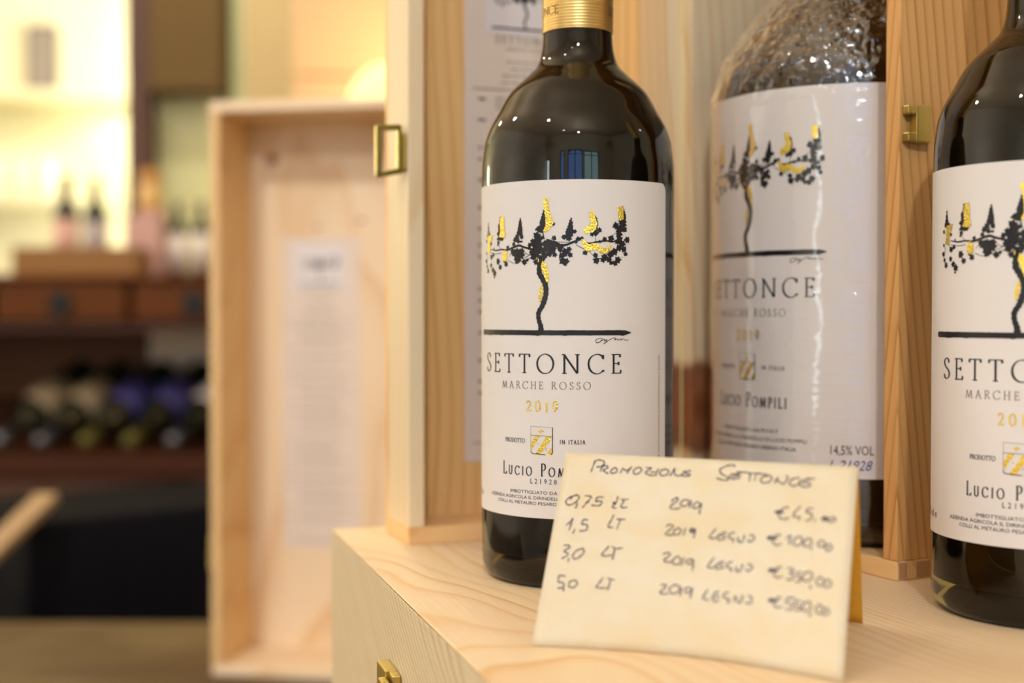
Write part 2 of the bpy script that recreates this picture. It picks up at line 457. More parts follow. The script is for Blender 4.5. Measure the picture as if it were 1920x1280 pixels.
GLYPHS = {
'S': (.50, [[(.44,.78),(.40,.94),(.26,1.0),(.11,.94),(.05,.78),(.13,.62),(.27,.51),(.41,.40),(.48,.25),(.41,.07),(.25,0),(.09,.05),(.03,.22)]]),
'E': (.54, [[(.12,0),(.12,1)],[(0,1),(.49,1)],[(.12,.52),(.41,.52)],[(0,0),(.51,0)],[(.49,1.02),(.49,.85)],[(.41,.61),(.41,.43)],[(.51,-.02),(.55,.17)]]),
'T': (.66, [[(.33,0),(.33,1)],[(.02,1),(.64,1)],[(.02,1.02),(0,.85)],[(.64,1.02),(.66,.85)],[(.2,0),(.46,0)]]),
'O': (.98, [ell(.49,.5,.46,.52)]),
'N': (.98, [[(.14,0),(.14,1)],[(.02,0),(.27,0)],[(.13,1),(.83,0)],[(.84,0),(.84,1)],[(.71,1),(.97,1)],[(0,1),(.15,1)]]),
'C': (.86, [[(.82,.80),(.72,.95),(.50,1.02),(.22,.92),(.05,.68),(.04,.36),(.18,.10),(.42,-.02),(.66,.02),(.83,.18)],[(.82,.99),(.82,.76)],[(.83,.18),(.84,.08)]]),
'M': (1.04, [[(.08,0),(.22,1)],[(.21,1),(.52,.04)],[(.52,.04),(.84,1)],[(.83,1),(.95,0)],[(-.03,0),(.19,0)],[(.84,0),(1.07,0)]]),
'A': (.84, [[(.09,0),(.41,1.02)],[(.40,1.02),(.74,0)],[(.2,.36),(.62,.36)],[(0,0),(.19,0)],[(.61,0),(.87,0)]]),
'R': (.68, [[(.12,0),(.12,1)],[(.0,1),(.14,1)],[(.12,1),(.34,1),(.50,.88),(.50,.66),(.36,.53),(.13,.5)],[(.30,.52),(.68,0)],[(0,0),(.25,0)],[(.62,0),(.75,0)]]),
'H': (.84, [[(.13,0),(.13,1)],[(.71,0),(.71,1)],[(.13,.52),(.71,.52)],[(0,0),(.26,0)],[(0,1),(.26,1)],[(.58,0),(.84,0)],[(.58,1),(.84,1)]]),
'P': (.56, [[(.12,0),(.12,1)],[(0,1),(.14,1)],[(.12,1),(.34,1),(.51,.87),(.51,.63),(.36,.48),(.13,.45)],[(0,0),(.25,0)]]),
'D': (.84, [[(.12,0),(.12,1)],[(0,1),(.14,1)],[(0,0),(.14,0)],[(.12,1),(.45,.98),(.72,.8),(.79,.5),(.71,.18),(.45,.02),(.12,0)]]),
'I': (.28, [[(.14,0),(.14,1)],[(.02,0),(.26,0)],[(.02,1),(.26,1)]]),
'L': (.54, [[(.12,0),(.12,1)],[(0,1),(.25,1)],[(0,0),(.5,0)],[(.5,-.02),(.54,.18)]]),
'U': (.82, [[(.12,1),(.12,.3),(.2,.07),(.42,-.02),(.62,.07),(.68,.3),(.68,1)],[(0,1),(.25,1)],[(.56,1),(.8,1)]]),
'2': (.58, [[(.06,.76),(.13,.94),(.28,1.0),(.44,.91),(.46,.70),(.33,.42),(.04,.02)],[(.03,.03),(.49,.03)],[(.49,.0),(.54,.17)]]),
'0': (.60, [ell(.30,.5,.26,.51)]),
'1': (.40, [[(.22,0),(.22,1)],[(.06,.84),(.22,1)],[(.08,0),(.36,0)]]),
'9': (.58, [ell(.28,.67,.22,.33),[(.49,.72),(.46,.40),(.32,.14),(.10,.0)]]),
}

# ---- traced lettering and vine drawing, millimetres on the paper
BLACK_POLYS=[[(0.9,117.9),(0.1,115.5),(-0.7,113.2),(-0.4,111.8),(-1.7,111.3),(-2.8,110.2),(-1.2,109.6),(-0.2,108.9),(1.4,109.8),(1.6,112.2),(1.4,115.0)],
[(11.6,114.8),(10.8,113.0),(10.1,110.6),(9.4,109.0),(10.1,107.5),(12.0,107.3),(12.4,109.2),(12.1,112.0)],
[(19.6,116.0),(21.0,114.9),(21.8,112.5),(21.3,109.9),(19.8,108.7),(19.1,109.7)],
[(31.6,118.9),(32.4,117.5),(33.1,115.3),(33.0,112.7),(30.5,112.2),(30.0,113.6)],
[(-10.7,106.1),(-8.3,106.3),(-8.3,105.5),(-10.7,105.5)],
[(-29.8,114.7),(-30.5,111.5),(-31.4,108.8),(-30.0,108.0),(-28.3,108.8),(-29.1,111.0)],
[(-20.6,116.4),(-20.9,113.6),(-21.9,112.3),(-21.5,110.5),(-22.8,109.4),(-21.5,108.4),(-22.8,107.1),(-20.9,106.8),(-18.5,106.9),(-18.5,108.0),(-20.3,112.7)],
[(-9.3,115.2),(-10.1,113.0),(-10.6,110.3),(-11.1,108.9),(-9.8,108.1),(-8.4,108.6),(-8.4,110.6),(-8.8,113.3)]]
GOLD_POLYS=[[(0.4,98.4),(1.9,97.0),(2.9,93.7),(3.0,89.9),(1.9,90.3),(0.9,93.2),(-0.3,96.1)],
[(0.4,89.6),(0.6,87.0),(-0.1,83.7),(-0.8,82.0),(-1.3,84.7),(-0.8,87.5)],
[(-1.4,99.4),(-1.0,98.9),(-1.1,98.0),(-1.6,97.7)],
[(0.3,121.0),(2.6,122.6),(2.9,118.3),(3.9,115.4),(4.8,112.6),(3.6,110.7),(1.9,109.1),(0.6,109.6),(1.6,111.7),(1.6,114.5),(1.1,117.9)],
[(15.6,106.6),(17.2,105.4),(18.2,104.4),(19.6,104.9),(21.5,104.7),(22.7,103.5),(24.5,103.0),(27.2,104.4),(26.7,102.6),(24.5,100.8),(22.5,101.2),(21.1,102.6),(18.7,101.9),(17.2,101.9),(16.0,103.5)],
[(18.2,116.7),(20.3,117.0),(20.6,114.9),(21.5,112.5),(21.0,110.1),(19.6,108.9),(18.2,109.3),(17.9,108.0),(16.5,108.9),(16.5,110.8),(18.2,111.5),(19.1,112.5),(18.6,114.4)],
[(29.7,118.6),(32.0,119.3),(32.2,114.1),(30.5,113.5),(29.6,116.0)],
[(-30.0,108.9),(-26.0,109.4),(-27.1,107.1),(-28.2,104.9),(-27.8,101.9),(-30.8,102.5),(-30.2,105.0)],
[(-20.0,116.1),(-18.2,116.2),(-17.7,113.4),(-17.9,111.2),(-17.2,109.3),(-17.6,107.6),(-21.2,108.1),(-20.3,109.9),(-20.6,113.2)],
[(-17.6,103.0),(-16.2,102.0),(-16.2,99.3),(-17.2,98.4),(-19.0,99.4),(-18.7,101.7)]]
LEAVES=[(4.8,112.1,0.76),(-2.2,107.8,1.67),(-1.2,106.1,1.33),(-3.8,105.7,1.19),(5.1,106.9,1.05),(-4.9,104.3,1.05),(-3.3,99.9,1.33),(-2.5,98.2,0.86),(4.8,103.1,1.19),(3.4,100.8,1.19),(-1.2,110.8,0.95),(-0.7,109.9,0.86),(13.0,109.2,0.86),(8.7,107.1,1.05),(10.8,106.8,1.19),(9.7,107.5,0.95),(9.2,101.6,1.67),(7.8,100.2,1.33),(8.5,98.3,1.52),(9.7,97.9,1.33),(11.1,100.5,1.05),(10.6,102.6,1.05),(7.3,102.4,1.19),(9.4,96.9,0.71),(5.3,100.7,1.05),(6.3,104.0,1.14),(8.2,104.0,0.95),(22.2,109.9,1.05),(21.0,108.5,1.19),(19.6,108.2,0.95),(16.8,101.1,1.05),(14.2,106.3,1.05),(15.6,106.8,0.71),(13.5,105.2,0.67),(31.6,112.2,1.67),(28.7,111.7,1.43),(30.5,110.3,1.67),(32.4,110.1,1.33),(30.0,108.4,1.52),(33.8,106.3,1.33),(30.6,106.5,1.33),(31.6,104.6,1.52),(30.0,103.2,1.43),(32.4,102.7,1.33),(33.0,100.8,0.95),(28.5,101.7,1.52),(26.5,100.5,1.43),(24.5,99.8,1.43),(21.3,98.3,1.43),(20.8,100.2,1.05),(23.7,98.8,1.19),(26.0,98.8,1.19),(29.5,98.6,1.43),(28.7,97.4,1.19),(27.0,97.4,0.95),(24.2,106.4,1.05),(26.9,106.9,1.33),(29.5,105.5,1.19),(22.5,105.4,0.71),(31.9,114.6,1.05),(32.1,113.2,1.19),(0.7,102.1,1.08),(1.3,102.5,1.09),(4.2,105.0,1.29),(1.2,100.5,1.01),(1.3,102.2,0.98),(4.4,104.8,1.32),(1.2,104.9,1.03),(-2.2,105.8,1.34),(1.6,104.1,1.20),(-1.0,105.8,0.96),(-0.8,103.2,1.39),(2.9,105.4,1.03),(3.5,104.9,1.36),(2.5,105.6,1.09),(-1.9,104.9,0.95),(-0.8,100.0,0.88),(4.1,102.4,1.02),(-2.6,104.0,1.05),(2.7,103.3,1.09),(1.7,100.3,1.01),(-1.9,100.7,1.04),(-3.7,104.7,0.91),(2.7,102.6,1.29),(-1.1,104.6,1.05),(2.0,100.9,0.88),(-0.8,106.8,1.40),(0.2,107.1,0.87),(-0.5,99.6,1.30),(-3.3,101.4,1.21),(1.7,105.2,0.97),(-1.0,102.9,1.07),(3.2,103.8,0.86),(2.4,102.8,1.30),(-1.0,101.8,0.91),(3.6,103.6,0.98),(1.6,103.0,0.95),(-0.2,104.7,0.88),(-1.8,103.3,1.43),(3.0,101.3,1.30),(-3.4,101.3,1.13),(0.8,100.8,0.88),(-1.5,102.4,1.36),(2.2,105.7,0.87),(0.5,101.4,0.98),(1.1,99.7,0.94),(4.8,102.1,1.18),
(-10.8,107.8,1.15),(-8.6,107.7,1.01),(-11.8,106.5,1.15),(-10.5,106.0,1.01),(-12.5,105.0,0.92),(-15.9,104.0,0.83),(-21.8,105.9,0.83),(-22.0,105.0,0.55),(-19.3,107.4,0.83),(-31.8,107.0,0.83),(-27.1,105.8,0.65),(-28.3,109.5,0.46),(-27.0,100.7,1.15),(-25.5,101.3,0.92),(-22.0,98.6,1.38),(-20.4,96.5,1.15),(-27.4,97.2,1.01),(-25.8,95.5,1.15),(-24.4,93.9,1.29),(-24.6,92.6,0.55),(-30.3,95.2,1.15),(-31.2,97.1,0.83),(-32.2,99.0,1.01),(-31.8,102.1,0.65),(-16.9,97.5,1.15),(-17.8,98.4,0.69),(-10.5,100.4,2.08),(-12.0,101.4,1.61),(-9.0,100.8,1.75),(-13.0,102.3,1.29),(-11.2,98.2,1.01),(-7.6,97.9,1.29),(-8.6,102.1,1.29),(-6.2,98.7,0.69),(-11.0,102.2,1.29),(-10.0,99.1,1.38),(-24.8,103.8,0.46),(-5.4,103.4,0.83),(-4.5,101.6,0.92),(-2.7,100.2,1.11),(-1.9,106.3,1.38),(-2.7,103.7,1.29),(-2.2,97.9,1.20)]
RIBBONS=[[(-0.2,99.4,2.95),(-0.7,96.1,2.47),(-0.9,93.7,2.14),(0.4,91.5,2.14),(1.6,88.9,2.14),(1.8,86.1,2.00),(1.1,83.2,2.14),(0.1,80.8,1.90),(-1.2,78.7,1.90),(-1.2,76.1,1.81),(-0.4,73.7,2.00),(-0.2,71.7,2.38)],
[(3.4,104.1,1.43),(5.3,105.2,1.14),(7.3,104.1,1.05),(10.1,104.4,0.86),(13.0,105.6,0.76),(15.6,106.9,0.57)],
[(4.8,105.5,0.19),(7.7,105.4,0.19),(11.1,105.3,0.19),(13.0,105.9,0.19)],
[(15.6,105.9,0.57),(18.2,104.8,0.67),(21.5,105.4,0.67),(24.9,105.8,0.57),(27.5,105.5,0.57),(30.3,106.7,0.48)],
[(20.9,107.8,0.19),(20.7,105.4,0.19)],
[(18.2,102.1,0.14),(20.3,99.7,0.14)],
[(13.5,104.2,0.24),(16.5,102.6,0.19)],
[(0.4,109.4,0.48),(1.1,106.5,0.48)],
[(31.6,99.9,0.14),(30.0,98.4,0.14)],
[(26.9,107.8,0.14),(29.0,108.8,0.14)],
[(-8.9,99.1,0.19),(-6.0,100.2,0.24),(-3.3,101.4,0.24)],
[(-27.4,103.6,0.28),(-23.4,103.0,0.51),(-19.6,103.2,0.55),(-16.2,102.9,0.74),(-13.0,103.7,0.83),(-10.0,104.4,0.92),(-7.7,103.7,0.83),(-4.5,102.9,0.83),(-1.4,101.7,1.11)],
[(-27.0,102.1,0.18),(-22.7,101.6,0.18),(-19.6,101.9,0.23)],
[(-15.6,98.9,0.18),(-12.9,97.8,0.18),(-10.0,97.9,0.18)],
[(-20.9,106.1,0.14),(-21.1,104.5,0.14),(-19.6,103.3,0.18)],
[(-7.6,102.1,0.23),(-5.8,100.9,0.23),(-3.1,101.5,0.28)],
[(-7.1,98.5,0.23),(-4.4,99.8,0.23),(-2.3,100.4,0.28)],
[(-31.8,102.8,0.14),(-30.8,100.4,0.18),(-31.7,97.1,0.14),(-30.3,95.2,0.18)],
[(-15.1,100.2,0.14),(-14.3,101.3,0.14),(-13.0,101.4,0.14)]]
SIGNATURE=[(21.1,67.1),(22.8,67.6),(21.6,67.2),(20.9,67.8),(21.1,68.4),(22.5,68.9),(23.5,68.7),(22.8,67.8),(23.8,68.3),(24.5,68.6),(24.3,67.8),(25.3,68.4),(25.0,67.6),(24.0,66.7),(26.0,68.1),(27.8,69.0),(28.8,68.9),(28.3,68.2),(29.6,68.7),(29.8,68.1),(31.2,68.7),(31.1,68.1),(32.2,68.7),(32.8,68.2),(34.4,68.2)]
HAND=[[(8.1,60.5),(8.4,62.8),(8.9,64.7)],
[(8.4,64.3),(9.7,65.0),(11.4,64.8),(12.3,64.0),(11.5,62.9),(9.7,62.3)],
[(11.4,60.8),(11.5,61.9),(11.7,62.5)],
[(11.3,62.2),(12.3,63.0),(13.4,62.9),(13.8,62.4),(12.8,61.7),(12.2,61.4),(13.0,60.8),(14.3,60.2)],
[(16.1,62.3),(15.2,61.7),(15.0,60.9),(15.7,60.4),(16.9,60.8),(17.2,61.7),(16.6,62.4),(15.8,62.4)],
[(18.5,60.6),(18.8,61.6),(19.1,62.4),(19.9,61.8),(20.5,61.7),(21.7,62.6),(22.2,63.2)],
[(21.7,62.5),(21.2,61.5),(20.9,60.6)],
[(23.9,62.9),(23.1,62.0),(23.1,61.0),(24.0,60.5),(25.2,61.1),(25.7,62.3),(24.9,63.0),(23.7,62.8)],
[(27.1,63.2),(28.1,63.0),(29.0,63.2),(28.3,62.3),(27.2,61.4),(27.9,60.8),(29.5,60.4),(31.1,60.7)],
[(28.9,61.6),(30.7,61.7)],
[(31.5,63.0),(31.2,61.8),(30.9,60.5)],
[(33.4,62.9),(32.3,62.1),(32.3,61.0),(33.3,60.5),(34.7,61.0),(35.1,62.1),(34.2,62.9),(33.0,62.7)],
[(35.8,60.6),(36.5,62.1),(37.1,63.4),(37.0,62.1),(37.7,61.0),(38.8,60.8),(39.8,61.4),(40.3,62.3),(40.3,62.8)],
[(42.6,62.8),(41.4,62.6),(40.7,62.0),(41.9,61.7),(42.6,61.3),(41.7,60.9),(40.1,60.9),(39.8,61.3)],
[(4.8,51.9),(2.7,51.1),(1.3,49.6),(1.9,48.3),(3.5,48.4),(5.3,49.9),(5.6,51.4),(4.5,51.9),(3.1,51.0),(2.9,50.0)],
[(5.5,49.1),(5.2,47.1)],
[(7.6,51.8),(9.9,51.6),(9.1,49.9),(7.6,47.5)],
[(8.2,49.5),(9.6,49.5)],
[(14.3,51.7),(12.1,51.7)],
[(12.1,51.6),(11.8,50.0),(13.5,50.3),(14.0,49.6),(13.2,48.6),(10.5,48.6)],
[(19.2,52.3),(19.0,50.2),(17.9,48.5),(19.4,48.1)],
[(17.7,49.9),(19.2,50.2)],
[(18.1,48.8),(18.4,49.6),(19.0,50.0)],
[(20.3,51.3),(23.2,51.5)],
[(21.6,51.2),(21.2,49.8),(20.9,48.7),(21.8,48.4),(23.1,48.7)],
[(37.7,51.6),(38.7,52.9),(39.8,53.0),(39.3,51.7),(37.7,50.1),(37.9,49.3),(39.7,49.2),(41.2,49.8)],
[(41.8,52.5),(40.9,51.4),(41.4,50.4),(42.9,50.5),(43.6,51.6),(43.1,52.6),(41.9,52.5)],
[(44.3,52.6),(44.1,49.9)],
[(47.7,51.6),(46.3,52.0),(45.4,51.2),(45.3,50.0),(46.6,50.0),(47.8,51.6),(47.7,50.0),(47.6,48.0)],
[(3.1,40.9),(4.3,42.3),(5.0,43.5),(4.8,41.4),(4.5,39.3)],
[(6.5,39.9),(6.0,38.2)],
[(10.5,43.3),(8.9,43.5)],
[(8.9,43.5),(8.4,41.8),(10.2,41.7),(10.7,40.6),(10.1,39.6),(8.2,39.3)],
[(19.0,45.7),(18.3,43.6),(17.7,41.5),(19.6,41.3)],
[(20.2,44.3),(23.2,44.4)],
[(21.5,44.1),(20.8,40.7)],
[(57.0,65.0),(56.2,65.6),(54.2,65.2),(52.2,63.8),(52.7,62.5),(55.0,61.2),(55.4,60.5),(54.1,60.1),(51.4,60.7)],
[(59.1,62.5),(57.2,62.6),(56.0,62.1),(55.7,61.2),(57.0,60.8),(58.5,61.1),(59.3,61.8)],
[(56.6,61.6),(58.6,62.2)],
[(57.9,63.3),(60.2,63.2)],
[(60.3,63.4),(62.2,63.0),(64.2,63.1),(67.6,63.0)],
[(62.2,62.9),(62.3,60.1)],
[(64.1,62.9),(64.0,60.4)],
[(67.7,62.6),(66.2,61.8),(65.9,60.7),(66.8,60.0),(68.5,60.3),(69.4,61.5),(68.7,62.5),(67.2,62.6)],
[(70.5,60.1),(71.2,62.1),(71.2,61.4),(72.1,60.4),(73.4,60.1),(74.1,61.2),(74.4,62.3),(73.7,62.9)],
[(78.0,62.4),(76.2,62.0),(75.1,60.7),(75.8,59.6),(77.3,59.7),(78.2,60.5),(78.3,61.4)],
[(81.1,61.9),(79.3,61.6),(78.3,60.6),(78.9,59.7),(80.6,59.4),(81.7,60.1),(81.2,60.8),(79.4,60.8)],
[(80.3,62.3),(83.0,62.3)],
[(76.0,51.9),(75.1,52.3),(73.6,51.1),(73.0,49.7),(73.6,48.5),(75.2,48.2),(76.4,48.9)],
[(71.6,50.4),(74.4,50.7)],
[(72.0,50.1),(74.5,50.3)],
[(71.7,50.5),(73.1,50.9)],
[(79.5,52.8),(78.1,50.9),(77.6,49.5),(79.3,49.2)],
[(79.7,49.6),(79.5,48.1)],
[(83.7,52.3),(82.2,52.5)],
[(82.2,52.5),(81.5,51.0),(83.1,50.7),(83.4,49.6),(82.7,48.5),(81.5,48.2)],
[(84.6,48.9),(84.3,48.1)],
[(87.2,49.9),(86.5,49.3),(87.1,48.6),(88.3,48.9),(87.9,49.9),(87.1,49.9)],
[(86.9,49.5),(88.0,49.2)],
[(89.4,49.8),(88.5,49.1),(89.1,48.3),(90.5,48.8),(90.5,49.7),(89.4,49.8)],
[(37.2,42.9),(38.4,43.7),(39.6,43.2),(38.7,41.9),(37.5,40.6),(38.0,40.1),(40.1,40.2)],
[(41.1,42.6),(40.0,41.5),(40.4,40.4),(41.9,40.7),(42.4,41.9),(41.6,42.7),(40.8,42.5)],
[(43.8,43.0),(43.4,40.4)],
[(46.9,42.8),(45.6,42.8),(45.4,41.7),(46.6,41.6),(47.2,42.6),(47.0,41.5),(46.9,39.7)],
[(45.5,42.2),(46.7,42.3)],
[(3.8,33.9),(5.3,34.1),(5.9,33.4),(4.2,32.0),(5.6,31.4),(5.5,30.4),(3.9,29.3)],
[(6.4,29.7),(6.3,28.3)],
[(10.2,33.2),(8.4,32.4),(7.5,30.6),(8.2,29.6),(9.7,30.1),(11.0,32.0),(10.7,33.2),(9.8,33.2)],
[(19.3,34.9),(18.1,33.1),(17.2,31.6),(18.5,31.3),(20.6,31.8)],
[(20.2,34.7),(21.6,34.1),(24.0,34.5)],
[(21.3,34.0),(21.1,30.2)],
[(37.5,33.4),(38.8,34.0),(39.9,33.7),(39.3,32.5),(38.1,31.5),(39.1,30.8),(40.9,31.1)],
[(42.2,33.0),(41.2,31.8),(41.3,30.5),(42.9,30.3),(43.7,31.5),(43.1,32.8),(41.9,32.9)],
[(44.7,32.9),(44.1,29.9)],
[(47.8,32.5),(46.0,32.2),(45.6,31.1),(47.0,30.8),(47.7,32.1),(47.9,30.5),(47.8,28.6)],
[(6.5,23.5),(4.3,23.6)],
[(4.3,23.6),(4.3,21.5),(6.1,21.1),(6.4,19.8),(4.6,19.1)],
[(6.5,19.5),(6.7,18.3)],
[(9.7,22.3),(8.2,21.6),(8.2,20.2),(9.4,19.7),(10.7,20.7),(10.4,22.1),(9.4,22.2)],
[(19.0,23.9),(18.1,22.2),(17.2,20.5),(19.0,20.3),(20.9,20.5)],
[(20.3,23.8),(23.0,23.3)],
[(21.5,23.3),(21.2,19.8)],
[(38.2,22.8),(39.3,23.3),(40.0,22.7),(39.1,21.5),(38.2,20.4),(39.1,20.0),(40.9,20.2)],
[(43.0,23.5),(41.3,22.3),(41.5,20.7),(43.2,20.5),(44.3,21.7),(44.0,23.2),(42.7,23.4)],
[(45.1,22.7),(44.8,19.8)],
[(48.0,23.0),(46.4,22.5),(46.5,21.2),(47.8,21.3),(48.4,22.9),(48.4,21.1),(48.1,19.4)],
[(53.8,43.6),(52.6,41.6),(52.0,40.3),(53.1,40.0),(54.4,40.5)],
[(57.3,42.5),(55.8,42.1),(54.5,40.6),(55.3,39.7),(56.6,40.2),(57.3,40.8)],
[(55.4,41.0),(57.0,41.5)],
[(59.9,42.7),(58.5,42.0),(58.1,40.9),(59.5,40.4)],
[(59.8,40.6),(59.7,39.2)],
[(61.2,39.7),(61.3,41.1)],
[(61.0,41.0),(61.7,39.5),(62.6,39.7),(63.1,41.3),(63.1,42.2)],
[(64.6,42.1),(65.9,42.0),(66.3,41.0),(65.4,39.9),(64.6,40.1),(64.7,40.7)],
[(74.6,42.8),(73.2,42.9),(72.3,41.2),(72.5,40.0),(73.6,39.5),(75.1,40.0)],
[(70.3,41.6),(73.5,41.9)],
[(70.5,41.2),(73.3,41.6)],
[(70.4,41.8),(71.9,42.4)],
[(76.2,41.7),(77.6,42.9),(77.4,40.1)],
[(79.9,42.8),(78.8,41.7),(78.8,40.2),(80.3,39.9),(81.4,41.1),(80.9,42.7),(79.8,42.8)],
[(83.0,42.5),(81.9,41.4),(82.0,40.0),(83.3,39.9),(84.3,41.0),(83.9,42.3),(82.9,42.5)],
[(84.2,39.7),(84.5,38.8)],
[(87.1,42.2),(86.2,41.2),(86.8,40.1),(88.3,40.5),(88.2,41.7),(87.0,42.2)],
[(89.5,41.2),(88.6,40.0),(89.2,39.0),(90.4,39.6),(90.4,40.7),(89.4,41.2)],
[(54.4,33.7),(53.2,31.7),(52.6,30.4),(53.7,30.1),(55.0,30.6)],
[(57.9,32.6),(56.3,32.2),(55.1,30.7),(55.9,29.9),(57.2,30.4),(57.9,31.0)],
[(56.0,31.1),(57.5,31.6)],
[(60.4,32.8),(59.0,32.2),(58.7,31.0),(60.0,30.6)],
[(60.3,30.8),(60.2,29.4)],
[(61.7,30.0),(61.8,31.3)],
[(61.6,31.2),(62.2,29.7),(63.0,29.9),(63.6,31.5),(63.6,32.4)],
[(65.1,32.3),(66.4,32.3),(66.8,31.2),(65.9,30.2),(65.1,30.4),(65.1,30.9)],
[(76.1,32.3),(74.7,32.3),(73.9,30.6),(74.0,29.4),(75.1,29.0),(76.6,29.5)],
[(71.9,31.0),(75.1,31.4)],
[(72.1,30.7),(74.8,31.0)],
[(72.0,31.3),(73.5,31.8)],
[(77.6,32.3),(79.2,32.3),(79.8,31.5),(78.6,30.9),(79.9,30.2),(79.6,28.9),(77.8,28.7)],
[(82.6,31.4),(81.3,31.5)],
[(81.3,31.5),(80.9,30.3),(82.1,29.6),(82.1,28.6),(80.7,28.1)],
[(84.3,31.9),(82.9,30.8),(82.8,29.2),(84.4,28.8),(85.6,30.0),(85.3,31.5),(84.1,31.9)],
[(85.3,27.7),(85.5,26.5)],
[(87.9,30.4),(87.1,29.3),(87.6,27.9),(89.2,28.1),(89.3,29.5),(87.9,30.4)],
[(90.2,29.9),(89.4,28.6),(90.0,27.5),(91.4,28.0),(91.4,29.3),(90.2,29.9)],
[(53.5,22.9),(52.4,20.5),(52.3,19.6),(54.2,19.3)],
[(57.3,22.7),(55.7,21.6),(55.4,19.7),(56.4,19.0),(57.5,19.7)],
[(55.9,20.6),(57.5,21.0)],
[(60.3,22.6),(58.8,21.9),(58.9,20.7),(60.5,20.5)],
[(60.5,20.5),(60.5,18.8)],
[(62.2,19.7),(62.5,21.5),(63.7,19.5),(64.6,20.3),(64.7,22.3)],
[(66.4,22.2),(67.6,21.7),(67.7,20.1),(66.6,19.5),(65.9,20.1)],
[(77.1,22.6),(75.7,22.6),(74.9,21.0),(75.0,19.8),(76.1,19.4),(77.6,19.9)],
[(72.9,21.3),(76.1,21.7)],
[(73.1,21.0),(75.9,21.4)],
[(73.0,21.6),(74.5,22.1)],
[(81.1,22.9),(78.8,22.9)],
[(78.8,22.9),(78.6,21.3),(80.3,21.1),(80.5,19.6),(78.4,19.1)],
[(83.7,22.0),(81.6,22.5)],
[(81.6,22.5),(81.4,20.7),(82.9,20.6),(83.0,19.4),(81.3,19.3)],
[(84.9,22.3),(83.8,21.2),(83.9,19.6),(85.3,19.4),(86.2,20.7),(85.8,22.3),(84.8,22.3)],
[(86.3,19.1),(86.2,17.8)],
[(88.7,21.8),(87.8,20.6),(88.2,19.3),(89.7,19.3),(90.0,20.8),(88.7,21.8)],
[(91.0,21.1),(89.9,20.0),(90.5,18.9),(91.7,19.4),(91.6,20.7),(90.9,21.1)]]
SIGN_W = .22
# ------------------------------------------------------------------ the printed design (label and sheets share it)
def vine_art(k=1.0, ky=None, dy=0.0, signature=True, dx=0.0):
    ky = ky or k
    rnd = random.Random(5)
    a = Art()
    for p in BLACK_POLYS: a.poly(p)
    for p in BLACK_POLYS:
        if max(q[1] for q in p)-min(q[1] for q in p) > 4:
            for (xa, ya), (xb, yb) in zip(p, p[1:]+p[:1]):
                for t in (.25, .75): a.leaf(xa+(xb-xa)*t, ya+(yb-ya)*t, rnd.uniform(.28, .5), rnd.random()*6.3)
    for x, y, r in LEAVES: a.leaf(x, y, r*1.3, rnd.random()*6.3)
    for rb in RIBBONS:
        P = catmull([(p[0], p[1], p[2]) for p in rb], 6)
        a.ribbon([(q[0], q[1]) for q in P], [max(.12, q[2]*(1+.12*math.sin(i*1.7)*(q[2] > 1.2))) for i, q in enumerate(P)])
    top, bot = [], []
    n = 60
    for i in range(n+1):
        u = -36.3 + 71.8*i/n
        e = min(1, (n-i)/3+.2)*min(1, i/1.5+.5)
        top.append((u, 71.0 + .95*e + rnd.uniform(-.05, .08))); bot.append((u, 71.0 - 1.0*e - (rnd.random() < .3)*rnd.uniform(0, .3)))
    a.poly(top + bot[::-1])
    if signature:
        P = catmull(SIGNATURE, 5)
        a.ribbon([(q[0], q[1]) for q in P], SIGN_W)
    return a.shifted(k, ky, dx, dy)
def gold_vine(k=1.0, ky=None, dy=0.0):
    a = Art()
    for p in GOLD_POLYS: a.poly(p)
    return a.shifted(k, ky or k, 0, dy)
def crest(a_gold, a_ink, cx, cy, k):
    X = lambda x: cx + (x-642)/555*9.2*k
    Y = lambda y: cy + (1045-y)/775*10.8*k
    for s in ([(480,525),(600,530),(480,740),(378,950),(370,750)], [(760,540),(890,545),(880,590),(620,1030),(490,1020)], [(890,820),(895,1000),(860,1045),(760,1035)],
              [(540,405),(600,380),(625,340),(650,380),(710,405),(650,430),(630,480),(610,430)]):
        a_gold.poly([(X(p[0]), Y(p[1])) for p in s])
    def line(P, w, m): a_ink.ribbon([(X(p[0]), Y(p[1])) for p in P], w*k, m)
    line([(365,270),(640,280),(910,290)], .10, 1); line([(368,270),(368,960)], .10, 1); line([(368,520),(640,525),(910,532)], .16, 1)
    line([(908,290),(912,600),(908,980),(880,1035)], .34, 0); line([(368,950),(390,1005),(440,1022),(640,1035),(740,1040)], .26, 0)
    line([(540,740),(590,745)], .1, 1); line([(720,880),(760,870),(770,900),(740,915)], .1, 1)
STD = dict(w=112, h=129, k=1.0, ky=1.0, dy=0.0, name=(31, 55.6, 7.1), sub=(19, 49.5, 2.75), year=(6.6, 40.9, 3.9), crest=24.4, prod=(7.3, 17, 28.7, 1.55), maker=(18.4, 16.2, 4.7, 3.3),
           lines=((14.3, 9.2, 1.3), (26.6, 7.1, 1.3), (21.6, 5.0, 1.3)))
BIG = dict(w=150, h=163.5, k=1.07, ky=1.10, dy=94.3-71*1.10, name=(33, 75.6, 7.8), sub=(20.3, 67.4, 3.1), year=(7.2, 57.2, 4.3), crest=39.9, prod=(8.4, 20, 44.6, 1.7), maker=(21, 28.4, 6.0, 4.3),
           lines=((17, 17.6, 1.75), (30, 14.0, 1.75), (25.5, 10.5, 1.75)))
